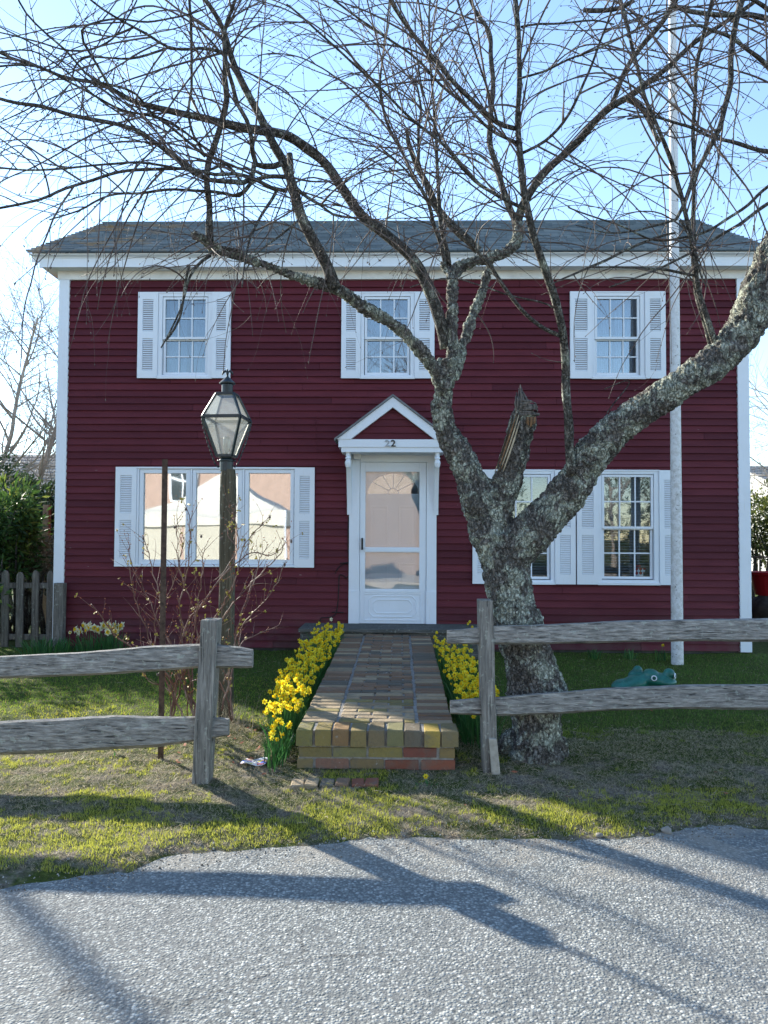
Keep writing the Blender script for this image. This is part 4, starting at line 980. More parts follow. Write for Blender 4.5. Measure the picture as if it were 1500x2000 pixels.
for pts, w_, ys in TR:
    # rows with widths interpolated over length
    n = len(pts); rows = []
    for i, p in enumerate(pts):
        t = i/(n-1); k = t*(len(w_)-1); a = int(min(k, len(w_)-2)); ww = w_[a]+(w_[a+1]-w_[a])*(k-a)
        k = t*(len(ys)-1); a = int(min(k, len(ys)-2)); yy = ys[a]+(ys[a+1]-ys[a])*(k-a)
        rows.append((at(p[0], p[1], yy), max(.0028, ww*sc(yy)/2)))
    c = crom(rows, .05); ph = tr_r.uniform(0, 50)
    c = [(p+Vector((noise.noise(Vector((i*.22, ph, 0))), noise.noise(Vector((i*.22, ph, 9)))*1.5, noise.noise(Vector((i*.22, ph, 5)))))*.012, r*(1+.12*noise.noise(Vector((i*.4, ph, 2))))) for i, (p, r) in enumerate(c)]
    limbs.tube([p for p, _ in c], [r*.95 for _, r in c], 8); paths.append((c, 1.0))
# heavy limbs also sprout
for hh in (LL, MM, M2): paths.append((crom(hh, .05), 1.0))
paths.append((crom(RR[9:], .06), .9))
def grow(p, d, L, r, droop, wig, level):
    n = max(4, int(L/.055)); out = [(p.copy(), r)]; st = L/n; ax = Vector((tr_r.gauss(0, 1), tr_r.gauss(0, 1), tr_r.gauss(0, 1))).normalized(); bend = tr_r.gauss(0, .42)*st/L*1.6
    ph = tr_r.uniform(0, 99)
    for i in range(n):
        t = (i+1)/n
        q = Quaternion(ax, bend+wig*noise.noise(Vector((i*.6, ph, 0)))); d = q @ d
        d = (d+Vector((0, 0, -droop*st*(.4+1.6*t)))).normalized(); p = p+d*st; out.append((p.copy(), r*(1-t*.72)))
    return out
def inframe(p, mrg=120):
    v = p-CAM; z = v.dot(_f)
    if z < .8: return False
    x = 750+F*v.dot(_r)/z; y = 1000-F*v.dot(_u)/z
    return -mrg < x < 1500+mrg and -mrg*2 < y < 960, x, y
def density(x, y):    # how thick the crown stands
    d = 1.0
    if x < 420: d *= .50 if y < 330 else .58
    if 420 < x < 700: d *= .7
    if y > 520: d *= .42
    if y > 620: d *= .15
    if x > 1050: d *= .52
    if x > 1000 and y > 560: d *= .35
    if 420 < x < 1150 and 370 < y < 540: d *= 1.25
    return d
count = 0
lvl2 = []
for c, k in paths:
    n = len(c); i = 2
    while i < n-1:
        p, r = c[i]; res = inframe(p, 200)
        i += 1
        if not res or not res[0]: continue
        if tr_r.random() > .72*density(res[1], res[2]): continue
        d = (c[min(i, n-1)][0]-c[max(i-3, 0)][0]); 
        if d.length < 1e-5: continue
        d.normalize(); side = d.orthogonal().normalized(); side = Quaternion(d, tr_r.uniform(0, 6.28)) @ side
        dd = (d*tr_r.uniform(.2, 1.0)+side*tr_r.uniform(.5, 1.0)+Vector((0, 0, tr_r.uniform(-.5, .9)))).normalized(); dd.y *= .65; dd.normalize()
        L = tr_r.uniform(.25, 1.45)*(1.15 if res[2] < 300 else .9)*(.62 if res[2] > 480 else 1)*(.62 if (res[2] > 480 and res[1] > 450) else 1)
        rr = min(r*.7, tr_r.uniform(.0030, .0054)+.0014*L)
        q = grow(p, dd, L, rr, tr_r.choice((-.3, .0, .2, .6, 1.0, 1.9)), .20, 1); twigs.tube([a for a, _ in q], [b_ for _, b_ in q], 5); lvl2.append(q); count += 1
lvl3 = []
for q in lvl2:
    n = len(q); i = 2
    while i < n-1:
        p, r = q[i]; i += tr_r.choice((2, 3, 3, 4)); res = inframe(p, 60)
        if not res or not res[0] or tr_r.random() > .85*min(1, density(res[1], res[2])+.15): continue
        d = (q[min(i, n-1)][0]-q[max(i-4, 0)][0])
        if d.length < 1e-5: continue
        d.normalize(); side = Quaternion(d, tr_r.uniform(0, 6.28)) @ d.orthogonal().normalized()
        dd = (d*tr_r.uniform(.5, 1.1)+side*tr_r.uniform(.35, .8)+Vector((0, 0, tr_r.uniform(-.25, .5)))).normalized(); L = tr_r.uniform(.06, .55)
        s_ = grow(p, dd, L, min(r*.75, tr_r.uniform(.0021, .0034)), tr_r.uniform(-.5, 2.0), .35, 2); twigs.tube([a for a, _ in s_], [b_ for _, b_ in s_], 4, cap=False); lvl3.append(s_)
# buds along the shoots
for q in lvl2+lvl3:
    if tr_r.random() < .65:
        for i in range(2, len(q), 1):
            if tr_r.random() < .30:
                p, r = q[i]; d = (q[i][0]-q[i-1][0]).normalized(); side = Quaternion(d, tr_r.uniform(0, 6.28)) @ d.orthogonal().normalized(); e = p+(d*.8+side*.8)*tr_r.uniform(.006, .016)
                twigs.tube([p, p.lerp(e, .6), e], [.0018, .0030, .0006], 4, cap=False)
    p, r = q[-1]; d = (q[-1][0]-q[-2][0]).normalized(); twigs.tube([p, p+d*.007, p+d*.016], [.0016, .0033, .0005], 4, cap=False)
print('shoots', count, len(lvl3), 'verts', len(twigs.v))
limbs.build('branch', 'branch_bark', tree, smooth=True)
tag(twigs.build('crown', 'twig_bark', tree, smooth=True), kind=None)
# ------------------------------------------------------------------ split rail fences
def rail(pts, parent, mat='rail_wood', seed=0):    # pts: (Vector centre, height, thickness)
    rr = random.Random(seed); c = []; n = len(pts)
    for a, b in zip(pts, pts[1:]):
        m_ = max(2, int((b[0]-a[0]).length/.04))
        for k in range(m_):
            t = k/m_; c.append((a[0].lerp(b[0], t), a[1]+(b[1]-a[1])*t, a[2]+(b[2]-a[2])*t))
    c.append(pts[-1]); mb = MB(); vs = []; sec = [(-1, -.75), (-.95, .15), (-.72, .92), (.1, 1), (.78, .85), (1, .1), (.9, -.8), (0, -1)]
    for i, (p, h, t) in enumerate(c):
        for j, (sy, sz) in enumerate(sec):
            w_ = 1+.09*noise.noise(Vector((p.x*3.0, j*5.1, seed)))+.03*noise.noise(Vector((p.x*14, j*5.1, seed+4)))
            vs.append((p.x, p.y+sy*t/2*w_, p.z+sz*h/2*w_))
    k = len(sec)
    mb.add(vs, [(i*k+j, (i+1)*k+j, (i+1)*k+(j+1) % k, i*k+(j+1) % k) for i in range(len(c)-1) for j in range(k)]+[tuple(range(k)), tuple((len(c)-1)*k+j for j in range(k-1, -1, -1))])
    return mb.build('rail', mat, parent, recalc=True)
def post(x0, x1, y, z0, z1, thick, slots, parent, lean=(0, 0), seed=0):
    """post with real mortises running along X: two slabs with core blocks between the slots"""
    mb = MB(); yb = y+thick; s1 = thick*.30
    def slab(xa, xb, ya, yb_, za, zb):
        n = max(2, int((zb-za)/.05)); vs = []
        for i in range(n+1):
            z = za+(zb-za)*i/n; t = (z-z0)/(z1-z0); ox = lean[0]*t; oy = lean[1]*t
            def j(k): return .004*noise.noise(Vector((z*4, k*7, seed)))+.0015*noise.noise(Vector((z*25, k*7, seed)))
            vs += [(xa+ox+j(1), ya+oy+j(2), z), (xb+ox+j(3), ya+oy+j(4), z), (xb+ox+j(5), yb_+oy+j(6), z), (xa+ox+j(7), yb_+oy+j(8), z)]
        mb.add(vs, [(4*i+a, 4*i+(a+1) % 4, 4*i+4+(a+1) % 4, 4*i+4+a) for i in range(n) for a in range(4)]+[(3, 2, 1, 0), (4*n, 4*n+1, 4*n+2, 4*n+3)])
    slab(x0, x1, y, y+s1, z0-.15, z1); slab(x0, x1, yb-s1, yb, z0-.15, z1)
    cuts = [z0-.15]+[v for s in sorted(slots) for v in s]+[z1]
    for a, b in zip(cuts[::2], cuts[1::2]): slab(x0+.002, x1-.002, y+s1-.001, yb-s1+.001, a+.001, b-.002)
    return mb.build('post', 'post_wood', parent, bevel=.006)
b = G(391, 1533, .045); YL = b.y
fl = empty('split_rail_fence', (b.x, YL+.05, .04), 'grey split rail fence section on the left ending in a post before the lamp', 'fence', 'split rail fence sections along the verge')
zt_ = at(405, 1211, YL).z; pw = 33*sc(YL)
def rp(px, py, h, Y, t): return (at(px, py, Y), h*sc(Y), t)
yr = YL+.07
post(at(375, 1400, YL).x, at(375, 1400, YL).x+pw, YL, .045, zt_, .135, [(at(400, 1303, yr).z, at(400, 1255, yr).z), (at(400, 1448, yr).z, at(400, 1398, yr).z)], fl, lean=(.045, 0), seed=1)
rail([rp(494, 1286, 36, yr, .05), rp(470, 1284, 42, yr, .055), rp(400, 1281, 46, yr, .06), rp(300, 1287, 50, yr-.01, .065), rp(150, 1297, 47, yr-.03, .065), rp(0, 1303, 45, yr-.05, .06), rp(-260, 1315, 44, yr-.09, .055), rp(-560, 1325, 38, yr-.13, .05)], fl, seed=3)
rail([rp(447, 1420, 34, yr, .045), rp(400, 1423, 46, yr, .05), rp(310, 1428, 60, yr-.01, .06), rp(230, 1430, 66, yr-.02, .065), rp(100, 1438, 66, yr-.03, .065), rp(0, 1441, 64, yr-.05, .06), rp(-260, 1455, 60, yr-.09, .055), rp(-560, 1462, 40, yr-.13, .05)], fl, seed=5)
xp = at(-520, 1400, yr-.12).x; post(xp, xp+.1, yr-.19, .03, zt_-.02, .135, [], fl, seed=8)
b = G(958, 1508, .05); YRF = b.y
frt = empty('split_rail_fence', (b.x, YRF+.05, .04), 'grey split rail fence section on the right running past the tree trunk', 'fence', 'split rail fence sections along the verge')
yr = YRF+.07; zt_ = at(947, 1173, YRF).z
x0 = at(944, 1500, YRF).x; post(x0, x0+28*sc(YRF), YRF, .05, zt_, .14, [(at(950, 1262, yr).z, at(950, 1215, yr).z), (at(950, 1402, yr).z, at(950, 1353, yr).z)], frt, lean=(-.028, .03), seed=12)
rail([rp(873, 1244, 26, yr, .04), rp(915, 1243, 31, yr, .05), rp(960, 1240, 36, yr, .055), rp(1050, 1239, 38, yr, .06), rp(1200, 1234, 42, yr+.02, .065), rp(1350, 1231, 42, yr+.04, .065), rp(1500, 1231, 44, yr+.06, .065), rp(1800, 1226, 42, yr+.1, .06), rp(2050, 1222, 34, yr+.13, .05)], frt, seed=14)
rail([rp(879, 1381, 26, yr, .04), rp(930, 1380, 33, yr, .05), rp(975, 1379, 37, yr, .055), rp(1060, 1374, 42, yr, .06), rp(1200, 1365, 44, yr+.02, .065), rp(1350, 1361, 46, yr+.04, .065), rp(1500, 1361, 50, yr+.06, .065), rp(1800, 1357, 46, yr+.1, .06), rp(2050, 1352, 36, yr+.13, .05)], frt, seed=17)
xp = at(1990, 1300, yr+.1).x; post(xp, xp+.1, yr+.05, .06, zt_-.02, .135, [], frt, seed=19)
# short pale offcut leaning at the right post
mb = MB(); q0 = G(972, 1512, .05); w_ = 17*sc(q0.y); z1 = at(965, 1445, q0.y).z
def leanbox(mb, x, y, z0, z1, w, t, lx, ly):
    mb.add([(x, y, z0), (x+w, y, z0), (x+w, y+t, z0), (x, y+t, z0), (x+lx, y+ly, z1), (x+w+lx-.004, y+ly, z1-.006), (x+w+lx-.004, y+t+ly, z1), (x+lx, y+t+ly, z1+.004)], [(0,3,2,1),(4,5,6,7),(0,1,5,4),(1,2,6,5),(2,3,7,6),(3,0,4,7)])
leanbox(mb, q0.x-w_/2-.003, q0.y-.005, -.03, z1, w_, .05, -.022, .03)
simple('pale_wood', (.36, .33, .28), .8, .2, .25, 25, bumps=.4)
tag(mb.build('wood_offcut', 'pale_wood', bevel=.004), 'short pale wooden offcut leaning against the foot of the right fence post', 'wood offcut')

# ------------------------------------------------------------------ lamp post and lantern
b = G(445, 1404, .06); YLP = b.y; s_ = sc(YLP)
lp = empty('lamp_post', (b.x, YLP, .06), 'square weathered wooden lamp post carrying a black four sided glass lantern', 'lamp post')
xa = at(432, 1300, YLP).x; W_ = 27*s_; cx = at(445, 1000, YLP).x; zt_ = at(445, 917, YLP).z
mb = MB(); n = 40
sec = [(-.5, -.38), (-.38, -.5), (.38, -.5), (.5, -.38), (.5, .38), (.38, .5), (-.38, .5), (-.5, .38)]; vs = []
for i in range(n+1):
    z = -.15+(zt_+.15)*i/n; k = 1.0 if z < zt_-.04 else .86
    if zt_-.35 < z < zt_-.12: k *= 1.03
    for j, (a, c_) in enumerate(sec): vs.append((cx+a*W_*k+.004*noise.noise(Vector((z*3, j, 0))), YLP+c_*W_*k+.004*noise.noise(Vector((z*3, j, 7))), z))
mb.add(vs, [(i*8+j, i*8+(j+1) % 8, (i+1)*8+(j+1) % 8, (i+1)*8+j) for i in range(n) for j in range(8)]+[tuple(n*8+j for j in range(8))]); mb.build('post', 'lamp_post_wood', lp)
zz = lambda py: at(440, py, YLP).z
zc = zz(916); cxl = cx-4*s_
lan = MB(); lan.lathe([(13*s_, zc-.02), (13*s_, zc+.06), (14.5*s_, zc+.065), (14.5*s_, zc+.075), (10*s_, zz(895)), (11*s_, zz(890))], (cxl, YLP, 0), 16)
ang = R(-4)
def Q(hx, sx, sy, z): x = sx*hx; y = sy*hx; return Vector((cxl+x*math.cos(ang)-y*math.sin(ang), YLP+x*math.sin(ang)+y*math.cos(ang), z))
hb, hm, ht = 15*s_, 37.5*s_, 17*s_; zb, zm, ztp = zz(891), zz(818), zz(771)
cor = [(-1, -1), (1, -1), (1, 1), (-1, 1)]
for i in range(4):
    a, c_ = cor[i], cor[(i+1) % 4]
    for hx, z, t in ((hb, zb, .022), (hm, zm, .026), (ht, ztp, .022)): lan.bar(Q(hx, *a, z), Q(hx, *c_, z), t*.8, t)
    lan.bar(Q(hb, *a, zb), Q(hm, *a, zm), .020); lan.bar(Q(hm, *a, zm), Q(ht, *a, ztp), .018)
lan.add([Q(hb, *c_, zb-.008) for c_ in cor]+[Q(hb, *c_, zb+.004) for c_ in cor], [(0,3,2,1),(4,5,6,7)])
lan.add([Q(ht, *c_, ztp-.004) for c_ in cor]+[Q(ht, *c_, ztp+.010) for c_ in cor], [(0,3,2,1),(4,5,6,7)])
lo = lan.build('lantern_frame', 'lantern_metal', lp, bevel=.002)
for i in range(4):
    a, c_ = cor[i], cor[(i+1) % 4]
    for (h0, z0_), (h1, z1_) in (((hb-.004, zb), (hm-.004, zm)), ((hm-.004, zm), (ht-.004, ztp))):
        g_ = MB(); g_.add([Q(h0, *a, z0_), Q(h0, *c_, z0_), Q(h1, *c_, z1_), Q(h1, *a, z1_)], [(0, 1, 2, 3)]); g_.build('pane', 'lantern_glass', lo)
ch = MB(); c0 = zz(768); ch.lathe([(11*s_, c0), (11*s_, zz(752)), (15.5*s_, zz(750)), (15.8*s_, zz(748)), (6*s_, zz(739)), (2.4*s_, zz(736)), (2*s_, zz(733)), (0.5*s_, zz(732))], (cxl, YLP, 0), 20); ch.build('chimney_cap', 'lantern_metal', lp, smooth=False)
fin = MB(); zf = zz(733)                                    # small eagle with raised wings
fin.lathe([(.0, -.0), (.008, .002), (.012, .018), (.010, .030), (.005, .036), (.0, .040)], (cxl, YLP, zf), 8)
for d in (-1, 1):
    fin.tube([(cxl+d*.006, YLP, zf+.028), (cxl+d*.020, YLP, zf+.036), (cxl+d*.036, YLP+.004, zf+.024), (cxl+d*.046, YLP+.006, zf+.002)], [.006, .011, .010, .003], 6)
fin.tube([(cxl, YLP, zf+.034), (cxl, YLP-.008, zf+.046), (cxl, YLP-.018, zf+.044)], [.006, .007, .002], 6); fin.build('eagle_finial', 'lantern_metal', lp, smooth=True)
for d in (-1, 1):                                          # twisted side rods with scrolls
    sr = MB(); oy = .55*d; pts = [Q(hm, d*1.04, oy, zz(815)), Q(hm, d*1.16, oy, zz(822)), Q(hm*.80, d*1.22, oy*.8, zz(858)), Q(hm*.62, d*1.15, oy*.6, zz(890)), Q(hm*.52, d*1.1, oy*.4, zz(905)), Q(hb*1.05, d, 0, zz(912)), Q(hb*.80, d, 0, zz(905)), Q(hb*1.0, d, 0, zz(898)), Q(hb*1.2, d, 0, zz(902))]
    c = crom([(p, .005) for p in pts], .01); sr.tube([p for p, _ in c], [.0062+.0030*math.sin(i*1.7) for i in range(len(c))], 6); sr.build('scroll_bracket', 'lantern_metal', lp, smooth=True)
bb = MB(); bb.lathe([(.012, 0), (.014, .03), (.026, .05), (.030, .09), (.030, .13), (.022, .15), (.004, .155)], (cxl, YLP, zb+.01), 14)
m = MT('bulb_glass', .25, .5); m.color((.82, .80, .72)); m.b.inputs['Transmission Weight'].default_value = .6; MATS['bulb_glass'] = m.m
bb.build('bulb', 'bulb_glass', lp, smooth=True)

# iron stake behind the left rails
b = G(322, 1482, .05); Yk = b.y; mb = MB(); xk = at(318, 1200, Yk).x; zk = at(318, 897, Yk).z
mb.add([(xk-.019, Yk, -.1), (xk+.019, Yk, -.1), (xk+.019, Yk+.006, -.1), (xk-.012, Yk+.006, -.1), (xk-.012, Yk+.035, -.1), (xk-.019, Yk+.035, -.1)]+[(xk-.019-.002, Yk, zk), (xk+.017, Yk, zk), (xk+.017, Yk+.006, zk), (xk-.014, Yk+.006, zk), (xk-.014, Yk+.035, zk), (xk-.021, Yk+.035, zk)],
       [(5, 4, 3, 2, 1, 0), (6, 7, 8, 9, 10, 11)]+[(i, (i+1) % 6, 6+(i+1) % 6, 6+i) for i in range(6)])
for k in range(14): mb.lathe([(.004, 0), (.004, -.003)], (xk+.004, Yk, zk-.06-.12*k), 6, 'y')
tag(mb.build('iron_stake', 'iron', recalc=True), 'tall rusty dark iron angle stake standing in front of the picture window', 'stake')

# tall white pole
b = G(1323, 1298, .10); Yp = b.y; s_ = sc(Yp); mb = MB()
pb = at(1323, 1298, Yp); pt = at(1313, -30, Yp); n = 60; pts = []; rad = []
d = (pt-pb); base = pb-d*.02; tip = pb+d*1.35
mb_p = [base.lerp(tip, i/n) for i in range(n+1)]
for i in range(n+1):
    t = i/n; w_ = 23.5-(23.5-14.5)*min(1, t*1.35); rad.append(w_*s_/2)
mb.tube(mb_p, rad, 8 if False else 14)
fp = mb.build('flagpole', 'pole', smooth=True); tag(fp, 'tall round pole with worn white paint standing on the lawn before the house', 'pole')

# frog
b = G(1270, 1350, .08); Yg = YRF+2.1; sg = sc(Yg); fx = at(1285, 1325, Yg).x; gz_ = gz(fx, Yg)
frog = empty('frog_statue', (fx, Yg, gz_), 'green glazed frog garden statue on the lawn behind the right fence', 'statue')
def P_(px, py, dy=0): p = at(px, py, Yg); p.y += dy; return p
mb = MB()
def ell(c, r, rot=0, ry=0):
    vs = []; n, k = 24, 14
    for i in range(k+1):
        th = math.pi*i/k
        for j in range(n):
            a = 2*math.pi*j/n; v = Vector((r[0]*math.sin(th)*math.cos(a), r[1]*math.sin(th)*math.sin(a), r[2]*math.cos(th)))
            v = Quaternion((0, 1, 0), ry) @ v; v = Quaternion((0, 0, 1), rot) @ v; vs.append(c+v)
    mb.add(vs, [(i*n+j, i*n+(j+1) % n, (i+1)*n+(j+1) % n, (i+1)*n+j) for i in range(k) for j in range(n)])
ell(P_(1283, 1327, 0), (.165, .13, .062), ry=R(1)); ell(P_(1293, 1330, -.01), (.125, .13, .045)); ell(P_(1271, 1316, .0), (.070, .085, .045)); ell(P_(1304, 1315, -.04), (.052, .06, .052))
ell(P_(1243, 1335, .03), (.17, .13, .075), ry=R(-22)); ell(P_(1225, 1345, .05), (.13, .14, .08)); ell(P_(1262, 1352, .03), (.16, .13, .10))
ell(P_(1252, 1313, .10), (.045, .04, .045)); ell(P_(1248, 1324, .10), (.07, .06, .06))
for dx, dy in ((1290, -.09), (1300, .09)): ell(P_(dx, 1352, dy), (.035, .035, .09)); ell(P_(dx+12, 1366, dy), (.06, .035, .018))
for dy in (-.13, .16): ell(P_(1228, 1356, dy), (.12, .05, .06), rot=R(20)); 
fb_ = mb.build('body', 'frog', frog, smooth=True); rm = fb_.modifiers.new('r', 'REMESH'); rm.mode = 'VOXEL'; rm.voxel_size = .007; sm = fb_.modifiers.new('s', 'SMOOTH'); sm.iterations = 6
me = eval_mesh(fb_); fb_.modifiers.clear(); me.materials.clear(); me.materials.append(MATS['frog']); me.polygons.foreach_set('use_smooth', [True]*len(me.polygons)); fb_.data = me
def torus(mb, c, R1, r1, nrm, n=18, k=6):
    nrm = Vector(nrm).normalized(); a = nrm.orthogonal().normalized(); b_ = nrm.cross(a); mb.tube([c+(a*math.cos(2*math.pi*i/n)+b_*math.sin(2*math.pi*i/n))*R1 for i in range(n+1)], r1, k)
for c, nr in ((P_(1269, 1320, -.122), (-.25, -1, .10)), (P_(1312, 1317, -.085), (.9, -.5, .05))):
    e = MB(); torus(e, c, .020, .0055, nr); e.build('eye_ring', 'white', frog, smooth=True)
    e = MB(); q = Vector(nr).normalized(); e.tube([c-q*.012, c+q*.003, c+q*.006], [.018, .017, .006], 12); e.build('pupil', 'plaster_frog_dark', frog, smooth=True)

# scraps on the ground
g_ = G(497, 1489, .06); mb = MB(); vs = []
for i in range(7):
    for j in range(5): vs.append((g_.x-.085+.028*i+.02*(j/4), g_.y-.07+.035*j, gz(g_.x, g_.y)+.014+.010*math.sin(i*1.1+j*.8)))
mb.add(vs, [(i*5+j, (i+1)*5+j, (i+1)*5+j+1, i*5+j+1) for i in range(6) for j in range(4)])
m = MT('printed_paper', .5, .4); vv = m.vor(38, m.mp((1, 1.6, 1)), 'F1', 'Color'); x_ = m.xyz(vv); c = m.ramp(x_[0], [(0., (.75, .76, .80)), (.38, (.75, .76, .80)), (.4, (.10, .16, .55)), (.55, (.10, .16, .55)), (.57, (.7, .72, .75)), (.80, (.60, .52, .10)), (.88, (.55, .08, .06))], 'CONSTANT'); m.color(c); MATS['printed_paper'] = m.m
o = mb.build('paper_scrap', 'printed_paper', smooth=True); sl = o.modifiers.new('t', 'SOLIDIFY'); sl.thickness = .001; tag(o, 'crumpled printed paper scrap lying on bare soil beside the brick walk', 'litter')
def pebble(px, py, r, lab):
    p = G(px, py, .04); mb = MB(); n, k = 10, 7; vs = []; sd = px
    for i in range(k+1):
        th = math.pi*i/k
        for j in range(n):
            a = 2*math.pi*j/n; v = Vector((math.sin(th)*math.cos(a), math.sin(th)*math.sin(a), math.cos(th)*.7)); v *= r*(1+.35*noise.noise(v*1.5+Vector((sd, 0, 0)))); vs.append(Vector((p.x, p.y, gz(p.x, p.y)+r*.35))+v)
    mb.add(vs, [(i*n+j, i*n+(j+1) % n, (i+1)*n+(j+1) % n, (i+1)*n+j) for i in range(k) for j in range(n)]); tag(mb.build('stone', 'stone', smooth=True), lab, 'stone')
pebble(1302, 1611, .030, 'larger brown stone at the grassy edge of the road on the right')
pebble(1170, 1620, .020, 'small brown stone at the road edge, left of the larger brown stone')
pebble(672, 1626, .010, 'tiny white pebble on the grass at the road edge below the brick walk')
pebble(1110, 840+500, .001, 'x') if False else None

# litter of straw, twigs and leaves
mb = MB(); r3 = random.Random(5)
zones = [((-1.9, -.62), (4.6, 6.3), 700), ((PX1+.02, 2.6), (4.5, 6.2), 700), ((-2.6, 2.6), (3.9, 4.8), 450), ((-3, 3), (5.5, 9.5), 300)]
for (xa, xb), (ya, yb), n in zones:
    for _ in range(n):
        x, y = r3.uniform(xa, xb), r3.uniform(ya, yb)
        if y < edge_y(x)+.02 or (PX0-.02 < x < PX1+.02 and y > PY0-.03): continue
        L = r3.uniform(.015, .075); a = r3.uniform(0, 6.28); z = gz(x, y)+.006; p = Vector((x, y, z)); q = p+Vector((math.cos(a)*L, math.sin(a)*L, r3.uniform(-.002, .014))); m_ = p.lerp(q, .5)+Vector((r3.uniform(-.006, .006), r3.uniform(-.006, .006), .005))
        mb.tube([p, m_, q], r3.uniform(.0007, .0020), 3, mi=r3.choice((0, 0, 1)))
simple('straw', (.34, .29, .20), .9, var=.4, scale=40)
tag(mb.build('straw_litter', ['straw', 'twig_bark']), 'dry straw and fine dead twigs scattered over the soil', 'litter', kind='stuff')
mb = MB()
for _ in range(90):
    x, y = r3.uniform(-2.6, 3), r3.uniform(4.1, 8.5)
    if y < edge_y(x)+.1 or (PX0-.02 < x < PX1+.02 and y > PY0-.03): continue
    if r3.random() > .5: x, y = r3.uniform(-1.7, -.7), r3.uniform(4.9, 6.3)
    a = r3.uniform(0, 6.28); L = r3.uniform(.012, .026); p = Vector((x, y, gz(x, y)+.012)); u = Vector((math.cos(a), math.sin(a), r3.uniform(-.3, .4)))*L; v = Vector((-math.sin(a), math.cos(a), r3.uniform(-.4, .4)))*L*.5
    mb.add([p-u, p-v, p+u, p+v], [(0, 1, 2), (0, 2, 3)])
tag(mb.build('fallen_leaves', 'dry_leaf'), 'small reddish brown fallen leaves scattered over the verge', 'leaves', kind='stuff')

# crumbs of stone and soil along the broken road edge
mb = MB(); r6 = random.Random(44)
for _ in range(2600):
    x = r6.uniform(-2.6, 2.6); e = r6.gauss(.0, .11); y = edge_y(x)+e; z = max(0.0, gz(x, y)); q = r6.uniform(.002, .0065)*(1.5 if r6.random() < .06 else 1)
    c = Vector((x, y, z+q*.4)); a = r6.uniform(0, 6.28); vs = [c+Vector((q*math.cos(a+k*2.094)*r6.uniform(.7, 1.2), q*math.sin(a+k*2.094)*r6.uniform(.7, 1.2), -q*.5)) for k in range(3)]+[c+Vector((r6.uniform(-.3, .3)*q, r6.uniform(-.3, .3)*q, q*.7))]
    mb.add(vs, [(0, 1, 3), (1, 2, 3), (2, 0, 3)], mi=0 if r6.random() < .55 else 1)
simple('grit', (.33, .32, .30), .9, .1, .5, 60); simple('soil_crumb', (.15, .12, .09), .95, .1, .4, 60)
tag(mb.build('gravel', ['grit', 'soil_crumb']), 'loose grit and soil crumbs along the broken edge of the road', 'gravel', kind='stuff')

# ------------------------------------------------------------------ rose bush around the lamp post
r4 = random.Random(21)
def cane(rows, Y0, Y1, w0, w1): 
    n = len(rows); return [(at(p[0], p[1], Y0+(Y1-Y0)*i/(n-1)), (w0+(w1-w0)*i/(n-1))*.72*sc(Y0)/2) for i, p in enumerate(rows)]
Yb = (YLP+Yk)/2+.05
CN = [([(470,1405),(440,1350),(400,1290),(380,1200),(350,1110),(346,1010)],6,2),([(345,1400),(335,1330),(300,1280),(285,1230),(262,1160),(252,1105)],6,2),([(350,1405),(345,1300),(320,1230),(315,1180),(300,1120),(285,1065),(280,1050)],6,2),
([(352,1400),(350,1320),(355,1240),(352,1180),(365,1110),(372,1040),(365,1000)],6,2),([(360,1400),(355,1300),(360,1230),(400,1170),(440,1120),(490,1080),(530,1085),(560,1060)],7,2),([(350,1395),(300,1280),(265,1270),(225,1240),(195,1200),(178,1180)],6,3),
([(365,1400),(370,1300),(420,1230),(455,1180),(500,1130),(540,1090),(555,1065)],6,2),([(440,1400),(450,1330),(470,1260),(500,1240),(545,1222)],5,2),([(450,1390),(455,1270),(470,1200),(490,1150),(505,1100),(520,1070)],5,2),
([(350,1380),(330,1270),(295,1180),(270,1130),(255,1090),(250,1060)],4,1.5),([(360,1380),(362,1300),(380,1240),(385,1180),(395,1110),(400,1070)],5,2),([(365,1370),(380,1270),(430,1190),(460,1130),(470,1090),(480,1060),(525,1010)],6,2),
([(450,1340),(470,1230),(520,1170),(545,1130),(555,1100)],4,1.5),([(350,1400),(340,1340),(310,1290),(305,1200),(330,1160),(352,1090),(360,1050)],5,2),([(460,1105),(465,1060),(458,1020),(460,985)],3,2),([(440,1130),(460,1080),(445,1040),(456,1000)],3,1.5),
([(352,1405),(330,1350),(290,1330),(272,1300)],4,2),([(352,1400),(370,1340),(400,1320),(430,1290)],4,2)]
bush = empty('rose_bush', (at(400, 1400, Yb).x, Yb, .06), 'bare rambling rose bush with reddish canes around the lamp post', 'bush')
cm = MB(); bd = MB(); lf = MB()
